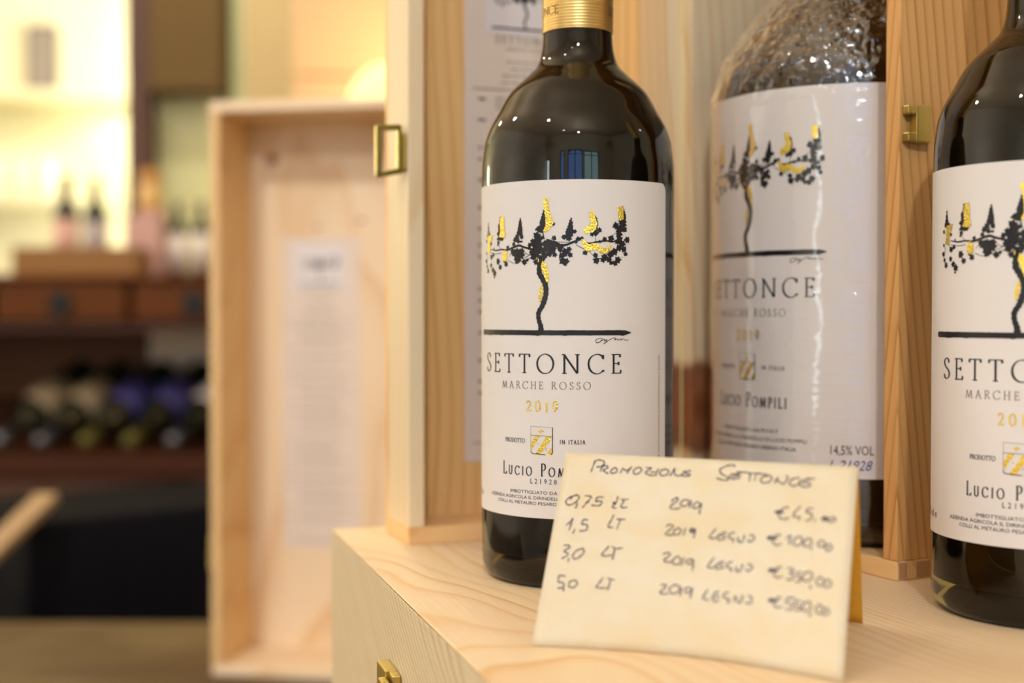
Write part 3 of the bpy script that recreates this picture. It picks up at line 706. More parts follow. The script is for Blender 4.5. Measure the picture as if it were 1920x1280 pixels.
def add_label(bottle, r, z0, ang, L, big=False):
    """paper label bent round a bottle, with its prints as sub-parts"""
    hw, h, R = L['w']/2, L['h'], 3.2
    a = Art(); P = []
    for cx, cy, s in ((hw-R, R, -90), (hw-R, h-R, 0), (-hw+R, h-R, 90), (-hw+R, R, 180)):
        for i in range(7):
            t = math.radians(s + 15*i); P.append((cx+R*math.cos(t), cy+R*math.sin(t)))
    a.bm.faces.new([a.bm.verts.new((p[0], p[1], 0)) for p in P])
    bm = a.onto_cylinder(r+.00012, z0, ang, 2.0)
    lab = obj('label', bm, M['paper'], bottle, smooth=True)
    e = .00010 if not big else .00016
    bm = vine_art(L['k'], L['ky'], L['dy']).onto_cylinder(r+.00012+e, z0, ang)
    obj('vine_print', bm, M['ink'], lab, smooth=True)
    ink, gold, cg, ci, yr = Art(), gold_vine(L['k'], L['ky'], L['dy']), Art(), Art(), Art()
    x, y, hh = L['name']; ink.serif('SETTONCE', -x, x, y, hh)
    x, y, hh = L['sub']; ink.serif('MARCHE ROSSO', -x, x, y, hh, .10, .05, mat=1)
    x, y, hh = L['year']; yr.serif('2019', -x, x, y, hh, .17, .08)
    crest(cg, ci, 0, L['crest'], L['k'])
    x0, x1, y, hh = L['prod']
    ink.serif('PRODOTTO', -x1, -x0, y, hh, .17, .09, .8); ink.serif('IN ITALIA', x0, x1, y, hh, .17, .09, .8)
    x, y, hh, sm = L['maker']; ink.serif('Lucio Pompili', -x, x, y, hh, .13, .055, .74, sm)
    for t, (x, y, hh) in zip(('IMBOTTIGLIATO DA PU1417', 'AZIENDA AGRICOLA IL DIRINDELLO DI LUCIO POMPILI', 'COLLI AL METAURO PESARO URBINO ITALIA'), L['lines']):
        ink.sans(t, -x, x, y, hh)
    if big:
        vol = Art(); vol.sans('14,5% VOL', 40, 57.6, 10.0, 4.0)
        obj('alcohol_lettering', vol.onto_cylinder(r+.00012+e, z0, ang), M['ink'], lab, smooth=True)
        pen = Art(); pen.sans('L 21928', 39.5, 56.2, 3.6, 4.3, slant=.28)
        tag(obj('pen_lot_code', pen.onto_cylinder(r+.00012+e, z0, ang), M['blue_ink'], lab, smooth=True), 'lot code written in blue pen')
    else:
        ink.sans('L21928', -4.7, 6.1, 13.2, 2.0, space=1.55)
        ink.sans('75 cl e', -48, -36.5, 5.6, 3.0, 1)
        t = Art(); t.sans('CONTIENE SOLFITI/CONTAINS SULPHITES/ENTH\u00c4LT SULFITE', 0, 47, 0, .95, 1)
        me = bpy.data.meshes.new('t')
        for v in t.bm.verts: v.co = Vector((51.5-v.co.y, 15+v.co.x, 0))
        t.bm.to_mesh(me); t.bm.free(); ink.bm.from_mesh(me); bpy.data.meshes.remove(me)
    bm = ink.onto_cylinder(r+.00012+e, z0, ang)
    obj('lettering', bm, [M['ink'], M['grey_ink'], M['blue_ink']], lab, smooth=True)
    bm = gold.onto_cylinder(r+.00012+e*1.9, z0, ang)
    tag(obj('gold_foil', bm, M['gold'], lab, smooth=True), 'gold foil accents on the vine')
    tag(obj('vintage_lettering', yr.onto_cylinder(r+.00012+e, z0, ang), M['gold'], lab, smooth=True), 'gold foil vintage year')
    bm = cg.onto_cylinder(r+.00012+e, z0, ang)
    b2_ = ci.onto_cylinder(r+.00012+e*1.6, z0, ang)
    for f in b2_.faces: f.material_index += 1
    me = bpy.data.meshes.new('t'); b2_.to_mesh(me); b2_.free(); bm.from_mesh(me); bpy.data.meshes.remove(me)
    tag(obj('crest', bm, [M['gold'], M['ink'], M['grey_ink']], lab, smooth=True), 'shield crest with gold diagonal bands')
    return lab
def profile(P, n=5):
    return [(max(0, q[0]), q[1]) for q in [Vector(v) for v in catmull([(p[0], p[1]) for p in P], n)]]

# ------------------------------------------------------------------ wine bottle
def make_bottle(loc, ang, label, group):
    root = empty('wine_bottle', loc, 0, label, 'bottle', group)
    body = [(.0390, .160), (.0388, .166), (.0382, .171), (.0375, .1755), (.0355, .1810), (.0325, .1865), (.0277, .1948), (.0212, .2012), (.0169, .2055), (.0149, .2105), (.0141, .2170), (.0139, .2250), (.0138, .2700)]
    outer = [(0, .016), (.010, .015), (.020, .008), (.027, .0018), (.0305, 0), (.0342, 0), (.0364, .0010), (.0380, .0030), (.0388, .0060), (.0390, .010)] + [(.0390, .010+.015*i) for i in range(1, 10)] + profile(body, 5)[0:] + [(.0138, .284), (.0146, .286), (.0146, .296), (.0128, .2985), (0, .2985)]
    bm = bmesh.new(); lathe(bm, outer, 96); obj('glass_body', bm, M['glass'], root, smooth=True)
    d = .0026
    inner = [(0, .021), (.012, .019), (.021, .0135), (.027, .0105), (.0315, .0108), (.0345, .0130), (.0361, .0180), (.0364, .026)] + [(.0364, .026+.015*i) for i in range(1, 9)] + [(max(.002, r-d), z) for r, z in profile(body, 5)] + [(0, .27)]
    bm = bmesh.new(); lathe(bm, inner, 72); tag(obj('wine', bm, M['wine'], root, smooth=True), 'dark red wine inside the glass')
    bm = bmesh.new()
    lathe(bm, [(.0139, .2190), (.01435, .2190), (.0144, .2194), (.0144, .240), (.0143, .282), (.0151, .2845), (.0151, .2975), (.0146, .3000), (.0, .3003)], 72)
    cap = obj('capsule', bm, M['capsule'], root, smooth=True)
    a = Art()
    for k in range(2):
        x = -29.8*.5 + k*45.1
        a.serif('SETTONCE', x, x+21.8, 0, 3.4, .10, .055)
        P = [(x-3+i*28/20, 6.3 + 1.1*math.sin(math.pi*i/20)) for i in range(21)]
        a.ribbon(P, [.18+.55*math.sin(math.pi*i/20) for i in range(21)])
    # first repeat ends left of the front
    bm = a.onto_cylinder(.01447, .2253, math.radians(-122)+ .0149/.01447, 1.0)
    obj('capsule_lettering', bm, M['ink'], cap, smooth=True)
    add_label(root, .039, .0276, ang, STD)
    return root
b1 = make_bottle((.0267, .542, ZT), math.radians(-23.2), 'gold-capped dark wine bottle behind the handwritten price card, left of the wrapped bottle', 'standard wine bottles on the pine case')
b2 = copy_tree(b1)
b2.location = (.1905, .473, ZT); b2.rotation_euler = (0, 0, math.radians(-35.0+23.2)*-1*-1)
b2['label'] = 'dark wine bottle standing before the case side that carries the brass keeper'

# ------------------------------------------------------------------ big wrapped bottle
big = empty('large_wine_bottle', (.1538, .6086, ZT+.0081), 0, 'large cellophane-wrapped wine bottle standing inside the open upright pine case', 'bottle')
bb = [(.0610, .186), (.0609, .190), (.0600, .197), (.0585, .203), (.0560, .2095), (.0520, .217), (.0475, .224), (.0420, .231), (.0360, .2375), (.0290, .246), (.0235, .256), (.0205, .268), (.0196, .285), (.0192, .32)]
outer = [(0, .022), (.02, .018), (.036, .006), (.046, 0), (.053, 0), (.0575, .0018), (.060, .005), (.061, .010)] + [(.061, .010+.02*i) for i in range(1, 9)] + profile(bb, 4) + [(.0192, .352), (.0205, .355), (.0205, .372), (.018, .376), (0, .376)]
bm = bmesh.new(); lathe(bm, outer, 96); obj('glass_body', bm, M['glass'], big, smooth=True)
inner = [(0, .028), (.03, .018), (.046, .009), (.054, .011), (.057, .018)] + [(.0577, .026+.02*i) for i in range(0, 9)] + [(r-.0032, z) for r, z in profile(bb, 4)] + [(0, .325)]
bm = bmesh.new(); lathe(bm, inner, 72); obj('wine', bm, M['wine'], big, smooth=True)
bm = bmesh.new(); lathe(bm, [(.0193, .285), (.0199, .285), (.0199, .350), (.0212, .354), (.0212, .374), (.0205, .3775), (0, .378)], 64); obj('capsule', bm, M['capsule'], big, smooth=True)
add_label(big, .061, .0292, math.radians(-57.8), BIG, True)
bm = bmesh.new()
prof = [(.050, .0012), (.0590, .0030), (.0622, .0085)] + [(.0624, .0085+.0028*i) for i in range(1, 65)]
prof += [(r+.0016, z) for r, z in profile(bb, 7) if z > .189] + [(.0215, .35), (.0228, .356), (.0228, .378), (.0, .382)]
lathe(bm, prof, 170)
for v in bm.verts:
    rr = math.hypot(v.co.x, v.co.y)
    if rr < 1e-5: continue
    sh = min(1, max(0, (v.co.z-.180)/.03))
    p = Vector((v.co.x, v.co.y, v.co.z))
    q = Vector((p.x*60, p.y*60, (p.z + .5*(p.x+p.y))*170))
    d = noise.noise(q)*.00035 + noise.noise(p*260)*.00012
    d += sh*(noise.noise(p*130)*.0016 + noise.noise(p*330)*.0011)
    s = (rr + max(-.0008, d))/rr
    v.co.x *= s; v.co.y *= s
tag(obj('cellophane_wrap', bm, M['film'], big, smooth=True), 'clear crinkled cellophane')

# ------------------------------------------------------------------ pine cases
def sheet_art(L):
    """printed information sheet, flat, millimetres: L = x0,x1,y0,y1, picture box, ground y, scale"""
    x0, x1, y0, y1 = L['rect']; cx = (x0+x1)/2
    a = Art(); a.rect(x0, y0, x1, y1, 0)
    return a
def sheet_print(L, o, ex, ey, nrm, parent, name='printed_sheet'):
    x0, x1, y0, y1 = L['rect']; px0, px1, py0, py1 = L['pic']; cx = (px0+px1)/2; k = L['k']
    o, nrm = Vector(o), Vector(nrm)
    full = bmesh.new()
    def add(art, lift):
        bm = art.onto_plane(o + nrm*lift, ex, ey)
        me = bpy.data.meshes.new('t'); bm.to_mesh(me); bm.free(); full.from_mesh(me); bpy.data.meshes.remove(me)
    a = Art(); a.rect(x0, y0, x1, y1, 0); add(a, .0004)
    a = Art(); a.rect(px0, py0, px1, py1, 1); add(a, .0006)
    a = vine_art(k, k, L['ground']-71*k, False, cx)
    for f in a.bm.faces: f.material_index = 2
    add(a, .0008)
    a = Art(); g = 3
    a.serif('SETTONCE', cx-16*k*2, cx+16*k*2, L['ground']-15*k, 7.1*k, mat=g)
    a.serif('MARCHE ROSSO', cx-10*k*2, cx+10*k*2, L['ground']-22*k, 3*k, mat=g)
    rnd = random.Random(3)
    y = L['ground']-34*k
    w = x1-x0
    def bars(xa, xb, y, h):
        x = xa
        while x < xb:
            l = min(xb-x, rnd.uniform(2.2, 6.5)*k*1.6)
            if l > .8: a.rect(x, y, x+l, y+h, g)
            x += l + 1.1
    for i in range(4):
        hw = w*rnd.uniform(.12, .28); bars(cx-hw, cx+hw, y, .8*k); y -= 7*k
    a.rect(x0+4, y, x1-4, y+.35, g); top = y
    y -= 9*k
    while y > y0+16:
        if rnd.random() < .75: bars(x0+7, x0+11, y-1, 2.0*k)
        for j in range(rnd.choice((1, 2, 2, 3))):
            bars(x0+16, x1-rnd.uniform(7, 22), y, .85*k); y -= 4.6*k
        y -= 7*k
    a.rect(x0+4, y0+9, x1-4, y0+9.35, g); bars(x0+14, x1-14, y0+5, .7)
    add(a, .0008)
    return obj(name, full, [M['sheet'], M['white'], M['ink'], M['grey_ink']], parent)
def wall_boards(parent, W, D, H, t, mats, prefix, loc=None, rz=0.0, fingers=True):
    """the four boards of a shallow box whose opening is at y = 0 (bottom and top run the full width)"""
    out = []
    def put(name, bm, m):
        o = obj(name, bm, m, parent, bevel=.0006)
        if loc is not None: o.location = loc; o.rotation_euler = (0, 0, rz)
        out.append(o); return o
    put('side_'+prefix, boxbm(0, t, 0, D, t, H-t), mats[0])
    put('side_'+prefix, boxbm(W-t, W, 0, D, t, H-t), mats[1])
    put('bottom_'+prefix, boxbm(0, W, 0, D, 0, t), mats[2])
    put('top_'+prefix, boxbm(0, W, 0, D, H-t, H), mats[2])
    return out
HX, HY = .0837, .6550
case = empty('upright_wine_case', (HX, HY, ZT), 0, 'tall open pine case holding the wrapped bottle, lid swung open behind the front bottle', 'wooden case')
# its body opens to the left
wang = math.atan2(-.8884, .459)
bW, bD, bH, t = .1488, .110, .46, .0078
orange = dict(light=(.94,.63,.30), dark=(.68,.33,.10))
mA = pine('pine_near_side', 'Z', light=(.80,.45,.16), dark=(.50,.21,.05), freq=330, centre=(.03,.10), tilt=(.01,.13), off=(0,0,-.27), amt=1.1, wob=.02)  # this side's shade is put into the darker wood colour
mB = pine('pine_far_side', 'Z', freq=150, centre=(.01,.05), tilt=(.01,.06), knots=((.006,.006,.060,.019,.75),))
mC = pine('pine_case_ends', 'X', **orange, freq=190, centre=(.2,.05))
mD = pine('pine_case_back', 'Z', light=(.55,.40,.24), dark=(.40,.24,.11), freq=170, centre=(.07,.3))
mE = simple('end_grain', (.50,.27,.11), .6, bump=.4, bscale=900)
def body_part(name, bm, m, bev=.0006):
    o = obj(name, bm, m, case, bevel=bev); o.rotation_euler = (0, 0, wang); return o
body_part('side_board', boxbm(.0, t, 0, bD, t, bH-t), mB)
near = body_part('side_board', boxbm(bW-t, bW, 0, bD, t+.0, bH-t), mA)
for z in (0, bH-t):
    eb = body_part('end_board', boxbm(.0, bW, 0, bD, z, z+t), mC)
    fb = bmesh.new()
    for y0, y1 in ((.0012, .0052), (.0105, .0178), (.030, .042), (.055, .067), (.080, .092)):
        box(fb, bW-.002, bW+.00012, y0, y1, z+.0006, z+t-.0006)
    obj('end_grain', fb, mE, eb)
body_part('back_board', boxbm(.0, bW, bD, bD+.005, 0, bH), mD)
# brass keeper on the near side
kb = bmesh.new()
box(kb, bW, bW+.0045, .0050, .0125, .1730, .1876); box(kb, bW, bW+.0040, .0012, .0052, .1838, .1874); box(kb, bW, bW+.0040, .0012, .0052, .1732, .1768)
body_part('clasp_keeper', kb, M['brass'], .0005)
# hinges
for z in (.008, .33):
    hb = bmesh.new(); tube(hb, [(.0006, -.0005, z), (.0006, -.0005, z+.022)], .0014, 14)
    obj('hinge', hb, M['brass'], case, smooth=True)
# the lid
la = math.radians(20.9); lW, lD = .1401, .0385
ml1 = pine('pine_lid_left', 'Z', light=(.90,.74,.49), dark=(.80,.55,.29), freq=120, centre=(-.03,.3))
ml2 = pine('pine_lid_right', 'Z', freq=150, centre=(.10,.08), knots=((lW-.004,.006,.060,.019,.75),))
ml3 = pine('pine_lid_ends', 'X', **orange, freq=210, centre=(.2,.03))
ml4 = pine('pine_lid_panel', 'Z', light=(.95,.62,.26), dark=(.72,.36,.11), freq=170, centre=(-.12,-.02), tilt=(.02,.02), off=(0,0,-.1), amt=.9, wob=.025)
lid = obj('lid', boxbm(0, lW, lD-.005, lD, 0, bH), ml4, case, bevel=.0005)
lid.location = (-.0473-HX, .6051-HY, 0); lid.rotation_euler = (0, 0, la)
obj('lid_side_board', boxbm(0, t, 0, lD-.0051, t, bH-t), ml1, lid, bevel=.0006)
obj('lid_side_board', boxbm(lW-t, lW, 0, lD-.0051, t, bH-t), ml2, lid, bevel=.0006)
obj('lid_end_board', boxbm(0, lW, 0, lD-.0051, 0, t), ml3, lid, bevel=.0006)
obj('lid_end_board', boxbm(0, lW, 0, lD-.0051, bH-t, bH), ml3, lid, bevel=.0006)
sheet_print(dict(rect=(38.4, 101.6, 33.2, 325), pic=(49.3, 91.3, 243.3, 284), k=.49, ground=246.3), (0, lD-.005, 0), (1,0,0), (0,0,1), (0,-1,0), lid)
# swung-out brass clasp on the lid's outer side
cb = bmesh.new()
box(cb, -.0012, 0, .0005, .0130, .1715, .1875); tube(cb, [(-.0022, .0040, .1700), (-.0022, .0040, .1885)], .0017, 12); 
obj('clasp_plate', cb, M['brass'], lid, bevel=.0004)
cb = bmesh.new()
def band(p, q, w, th):
    """flat metal strip from p to q in the loop's plane (local x,z), w deep along y"""
    p, q = Vector(p), Vector(q); d = (q-p).normalized(); n = Vector((-d.y, d.x))*th*.5
    vs = []
    for yy in (0, w):
        for s in ((p+n), (q+n), (q-n), (p-n)): vs.append(cb.verts.new((s.x, .0022+yy, s.y)))
    for f in ((0,1,2,3),(7,6,5,4),(0,4,5,1),(1,5,6,2),(2,6,7,3),(3,7,4,0)): cb.faces.new([vs[i] for i in f])
band((-.0025, .1908), (-.0140, .1898), .0032, .0026); band((-.0128, .1905), (-.0128, .1680), .0040, .0026)
band((-.0140, .1685), (-.0025, .1710), .0032, .0026); band((-.0030, .1700), (-.0030, .1915), .0050, .0020)
bmesh.ops.recalc_face_normals(cb, faces=cb.faces[:])
obj('clasp_loop', cb, M['brass_dark'], lid, bevel=.0004)

# ---- second case standing open further back
case2 = empty('open_wine_case', (-.2728, 1.2, ZT-.2222), math.radians(-10), 'empty pine case standing upright with a printed sheet inside, left of the hinged case', 'wooden case')
W2, D2, H2, t2 = .186, .080, .5185, .0085
pale = dict(light=(.93,.75,.52), dark=(.76,.50,.25))
m1 = pine('pine_back_case_side', 'Z', light=(.82,.57,.28), dark=(.64,.36,.13), freq=110, centre=(.3,.02))
m2 = pine('pine_back_case_end', 'X', **pale, freq=110, centre=(.3,.02))
m3 = pine('pine_back_case_panel', 'Z', **pale, freq=55, centre=(.08,-.04), tilt=(.02,.05), knots=((.030,D2,.475,.006,.9),(.118,D2,.416,.005,2.5),(.075,D2,.41,.0025,1)))
obj('back_board', boxbm(0, W2, D2, D2+.006, 0, H2), m3, case2, bevel=.0006)
for x in (0, W2-t2): obj('side_board', boxbm(x, x+t2, 0, D2, t2, H2-t2), m1, case2, bevel=.0008)
for z in (0, H2-t2): obj('end_board', boxbm(0, W2, 0, D2, z, z+t2), m2, case2, bevel=.0008)
sheet_print(dict(rect=(40.4, 116.5, 104.5, 400.5), pic=(51.5, 103.0, 351, 393), k=.56, ground=357), (0, D2, 0), (1,0,0), (0,0,1), (0,-1,0), case2)
cb = bmesh.new(); box(cb, -.004, 0, .006, .022, .100, .126); box(cb, -.006, -.002, .010, .018, .094, .112)
obj('clasp', cb, M['brass'], case2, bevel=.0006)

# ---- the lying case everything stands on
base = empty('lying_wine_case', (-.089, .6518, ZT-.222), math.radians(16.72), 'large pine case lying flat, carrying the bottles and the price card', 'wooden case')
bx, by, bz = .47, .46, .222
mt = pine('pine_case_top', 'Y', light=(.89,.71,.47), dark=(.76,.47,.20), freq=330, centre=(-.03,.03), tilt=(.10,.04), off=(0,0,0), amt=.95, wob=.05)
ms = pine('pine_case_side', 'Y', light=(.90,.77,.54), dark=(.60,.38,.14), freq=270, centre=(.05,.20), tilt=(.02,-.62), off=(0,.30,0), amt=1.0, wob=.05)
bm = bmesh.new()                                       # top and sides meet in a mitre
for v in box(bm, 0, bx, -by, 0, bz-.0119, bz):
    if v.co.z < bz-.001: v.co.x += .0119 if v.co.x < .1 else -.0119
obj('top_board', bm, mt, base, bevel=.0012)
for x0, x1, inner in ((0, .012, .012), (bx-.012, bx, bx-.012)):
    bm = bmesh.new()
    for v in box(bm, x0, x1, -by, 0, .008, bz-.0002):
        if v.co.z > .1 and abs(v.co.x-inner) < 1e-6: v.co.z -= .012
    obj('side_board', bm, ms, base, bevel=.0006)
obj('end_board', boxbm(.012, bx-.012, -.012, 0, .008, bz-.012), mC, base, bevel=.0004)
obj('end_board', boxbm(.012, bx-.012, -by, -by+.012, .008, bz-.012), mC, base, bevel=.0004)
obj('bottom_board', boxbm(0, bx, -by, 0, 0, .008), mt, base, bevel=.0006)
kb = bmesh.new()
box(kb, -.0050, 0, -.1590, -.1430, bz-.0480, bz-.0285); box(kb, -.0075, -.0045, -.1660, -.1585, bz-.0500, bz-.0310); box(kb, -.0035, 0, -.1660, -.1590, bz-.0350, bz-.0290)
obj('clasp_keeper', kb, M['brass'], base, bevel=.0006)

# ------------------------------------------------------------------ price card (a folded tent)
card = empty('price_card', (.00628, .42084, ZT), 0, 'folded parchment price card with handwritten prices standing before the front bottle', 'price card')
EV = Vector((.90276, -.43015, 0)); UP = Vector((.01217, .03141, .05805)); UPN = (UP - EV*UP.dot(EV)).normalized(); BK = Vector((.43015, .90276, 0)); NF = EV.cross(UPN)*1.0
if NF.y > 0: NF = -NF
def leaf_pt(u, v, back=False):
    """u along the foot, v up the leaf, in millimetres"""
    s = v/67.2
    bow = .0085*math.sin(math.pi*min(1, max(0, u/98.1)))*(1-s)**2*(max(0, 1-s*.3))
    if back:
        foot = Vector((.0247, .0719, .0003)); top = UPN*.0672 - EV*.0024
        return EV*(u*.001) + foot*(1-s) + top*s + BK*bow*.3
    return EV*(u*.001) + UPN*(v*.001) - EV*(.0024*s) + BK*bow + Vector((0, 0, .0003))
for back in (False, True):
    bm = bmesh.new(); g = [[bm.verts.new(leaf_pt(98.1*i/30, 67.2*j/20, back)) for i in range(31)] for j in range(21)]
    for j in range(20):
        for i in range(30): bm.faces.new((g[j][i], g[j][i+1], g[j+1][i+1], g[j+1][i]))
    o = obj('back_leaf' if back else 'front_leaf', bm, M['card_back' if back else 'card'], card, smooth=True)
    sm = o.modifiers.new('thickness', 'SOLIDIFY'); sm.thickness = .00025; sm.offset = 0
    if not back: front = o
a = Art()
for i, s in enumerate(HAND):
    P = catmull(s, 6); n = len(P)
    a.ribbon([(q[0], q[1]) for q in P], [.40 + .10*math.sin(k*.9+i) for k in range(n)])
for v in a.bm.verts:
    u, w = v.co.x, v.co.y
    v.co = leaf_pt(u + .0024*w/67.2*1000, w) + NF*.0003
obj('handwriting', a.bm, M['pencil'], front, smooth=True)

# ------------------------------------------------------------------ room
plaster = simple('cream_plaster', (.84, .79, .70), .9, spec=.1, bump=.2, bscale=30)
green = simple('pale_green_plaster', (.82, .82, .44), .9, spec=.1, bump=.2, bscale=30)
niche_m = simple('pale_yellow_plaster', (.86, .80, .56), .9, spec=.1, bump=.15, bscale=30)
darkwood = simple('dark_brown_wood', (.085, .030, .012), .5, bump=.2, bscale=60)
def walnut(name, axis, a, b_):
    m, nt, b = newmat(name); B = NB(nt)
    tc = B.n('ShaderNodeTexCoord').outputs['Object']; s = [40, 40, 40]; s['XYZ'.index(axis)] = 3
    n = B.noise(B.mapping(tc, scale=tuple(s)), 1.0, 4)
    nt.links.new(B.mix(n, a, b_), b.inputs['Base Color']); b.inputs['Roughness'].default_value = .45; b.inputs['Specular IOR Level'].default_value = .2
    return m
oak = walnut('orange_brown_wood', 'X', (.20, .058, .004), (.09, .024, .002))
rail_m = walnut('red_brown_wood', 'X', (.09, .026, .007), (.04, .010, .004))
tablewood = walnut('sheen_patched_wood', 'X', (.105, .062, .021), (.045, .021, .007))
nt = tablewood.node_tree; B = NB(nt); b = nt.nodes['Principled BSDF']; old = b.inputs['Base Color'].links[0].from_socket
pn = B.ramp(B.noise(B.mapping(B.n('ShaderNodeTexCoord').outputs['Object'], scale=(5, 9, 1)), 1.0, 3), [(.42, (0, 0, 0)), (.62, (1, 1, 1))])
nt.links.new(B.mix(pn, old, (.13, .09, .038)), b.inputs['Base Color'])         # paler patches stand in for reflections on the table top
def struct(name, bm, m):
    o = obj(name, bm, m); o['kind'] = 'structure'; return o
struct('floor', boxbm(-3, 3, -3.3, 4.4, -.1, 0), walnut('floor_tiles', 'Y', (.22, .13, .06), (.14, .08, .04)))
struct('ceiling', boxbm(-3, 3, -3.3, 4.4, 2.9, 3.0), simple('warm_ceiling_plaster', (.78, .62, .44), .9, spec=.1, bump=.2, bscale=30))
struct('wall_left', boxbm(-3.1, -3, -3.3, 4.4, 0, 2.9), plaster)
struct('wall_right', boxbm(3, 3.1, -3.3, 4.4, 0, 2.9), plaster)
struct('wall_back', boxbm(-.812, 3, 3.05, 3.15, 0, 2.9), green)
struct('wall_niche', boxbm(-3, -.2, 3.60, 3.70, 0, 2.9), niche_m)
struct('wall_niche_side', boxbm(-.3, -.2, 3.15, 3.60, 0, 2.9), niche_m)
struct('trim_1', boxbm(-.862, -.812, 2.98, 3.16, 0, 2.9), darkwood)          # dark door post
struct('trim_2', boxbm(-.800, -.640, 2.94, 3.049, ZT+.600, 2.9), simple('olive_brown_beam', (.13, .075, .016), .8, bump=.4, bscale=25))
struct('pillar', boxbm(-.578, -.462, 2.88, 3.049, 0, 2.9), simple('tan_stone', (.60, .45, .22), .85, bump=.3, bscale=40))
# wall behind the camera, with its windows
fw = bmesh.new()
for q in ((-3, -1.55, 0, 2.9), (-1.20, -.90, 0, 2.9), (.20, .34, 0, 2.9), (1.5, 3, 0, 2.9), (-1.55, -1.20, 2.5, 2.9), (-.90, .20, 2.5, 2.9), (.34, 1.5, 2.4, 2.9), (-1.55, -1.2, 0, 1.35), (-.90, .20, 0, 1.30), (.34, 1.5, 0, 1.30)):
    box(fw, q[0], q[1], -3.3, -3.2, q[2], q[3])
struct('wall_front', fw, plaster)
blue = emit('blue_daylight_pane', (.20, .42, 1.0), 2.1)
teal = emit('pale_daylight_pane', (.55, .88, .95), 2.1)
def window(name, x0, x1, z0, z1, m, arch=False, bars=1):
    w = bmesh.new(); box(w, x0, x1, -3.27, -3.25, z0, z1)
    p = struct(name, w, m)
    f = bmesh.new()
    for k in range(bars+2):
        x = x0 + (x1-x0)*k/(bars+1); box(f, x-.025, x+.025, -3.25, -3.19, z0, z1)
    box(f, x0, x1, -3.25, -3.19, z1-.05, z1); box(f, x0, x1, -3.25, -3.19, z0, z0+.05); box(f, x0, x1, -3.25, -3.19, z1-.35, z1-.31)
    if arch:
        cx, r = (x0+x1)/2, (x1-x0)/2
        for k in range(12):
            xa = x0 + (x1-x0)*k/12; xm = xa + (x1-x0)/24
            h = math.sqrt(max(0, r*r-(xm-cx)**2))*.55
            box(f, xa, xa+(x1-x0)/12, -3.25, -3.2, z1-.55*r+h, z1)
    obj('window_frame', f, darkwood, p)
window('window_1', -.90, .20, 1.30, 2.5, blue, True, 1)
window('window_2', -1.55, -1.20, 1.35, 2.5, blue, False, 0)
window('window_3', .34, 1.5, 1.30, 2.4, teal, False, 1)

wl = bmesh.new(); box(wl, -2.93, -2.66, -3.199, -3.185, .55, 1.95)
wl = struct('window_4', wl, emit('white_daylight_pane', (.80, .97, 1.0), 10))
f = bmesh.new()
for q in ((-2.98, -2.93, .5, 2.0), (-2.66, -2.61, .5, 2.0), (-2.98, -2.61, .5, .55), (-2.98, -2.61, 1.95, 2.0)): box(f, q[0], q[1], -3.199, -3.15, q[2], q[3])
obj('window_frame', f, darkwood, wl)

# ------------------------------------------------------------------ table under the cases
tb = empty('display_table', (0, 0, 0), 0, 'brown wooden table under the lying case and the open case', 'table')
tz = ZT-.2222
obj('table_top', boxbm(-1.35, 1.1, .14, 1.41, tz-.04, tz), tablewood, tb, bevel=.003)
for x in (-1.25, .98):
    for y in (.22, 1.31): obj('leg', boxbm(x, x+.07, y, y+.07, 0, tz-.04), tablewood, tb)

# ------------------------------------------------------------------ cloth-covered stand
dc = bmesh.new()
n = 96; rings = []
hx, hy, r0 = .17, .14, .03
def outline(g, wav):
    pts = []
    for i in range(n):
        t = i/n*4; s = int(t); f = t-s
        c = [(-1,-1),(1,-1),(1,1),(-1,1)]; a_, b_ = c[s], c[(s+1) % 4]
        x = (a_[0]+(b_[0]-a_[0])*f)*(hx+g); y = (a_[1]+(b_[1]-a_[1])*f)*(hy+g)
        k = 1 + wav*math.sin(i*1.31)*.05
        pts.append((x*k, y*k))
    return pts
zt = .80
for g, z, wv in ((-.02, zt, 0), (-.004, zt-.001, 0), (0, zt-.006, 0), (.006, zt-.1, .2), (.02, zt-.35, .5), (.035, .01, .9)):
    rings.append([dc.verts.new((x, y, z)) for x, y in outline(g, wv)])
for a_, b_ in zip(rings, rings[1:]):
    for i in range(n): dc.faces.new((a_[i], b_[i], b_[(i+1) % n], a_[(i+1) % n]))
dc.faces.new(rings[0])
bmesh.ops.recalc_face_normals(dc, faces=dc.faces[:])
cl = obj('draped_cloth', dc, simple('black_cloth', (.005, .005, .007), .9, spec=.08, bump=.3, bscale=400), smooth=True)
aa = math.radians(40)
cl.location = (-.57+hx*math.cos(aa)-hy*math.sin(aa)-.02, 1.62+hx*math.sin(aa)+hy*math.cos(aa), 0); cl.rotation_euler = (0, 0, aa)
tag(cl, 'black cloth draped to the floor over a low stand behind the table', 'cloth')
tr = bmesh.new()
p0, p1 = Vector((-.622, 1.395, ZT-.215)), Vector((-.568, 1.622, ZT-.118))
box(tr, -.015, .015, -.006, .006, 0, (p1-p0).length)
tr = obj('wooden_lath', tr, simple('tan_wood', (.33, .21, .10), .6), bevel=.002)
tr.location = p0; tr.rotation_euler = (p1-p0).to_track_quat('Z', 'Y').to_euler()
tag(tr, 'tan wooden lath leaning from the table edge onto the black cloth', 'lath')

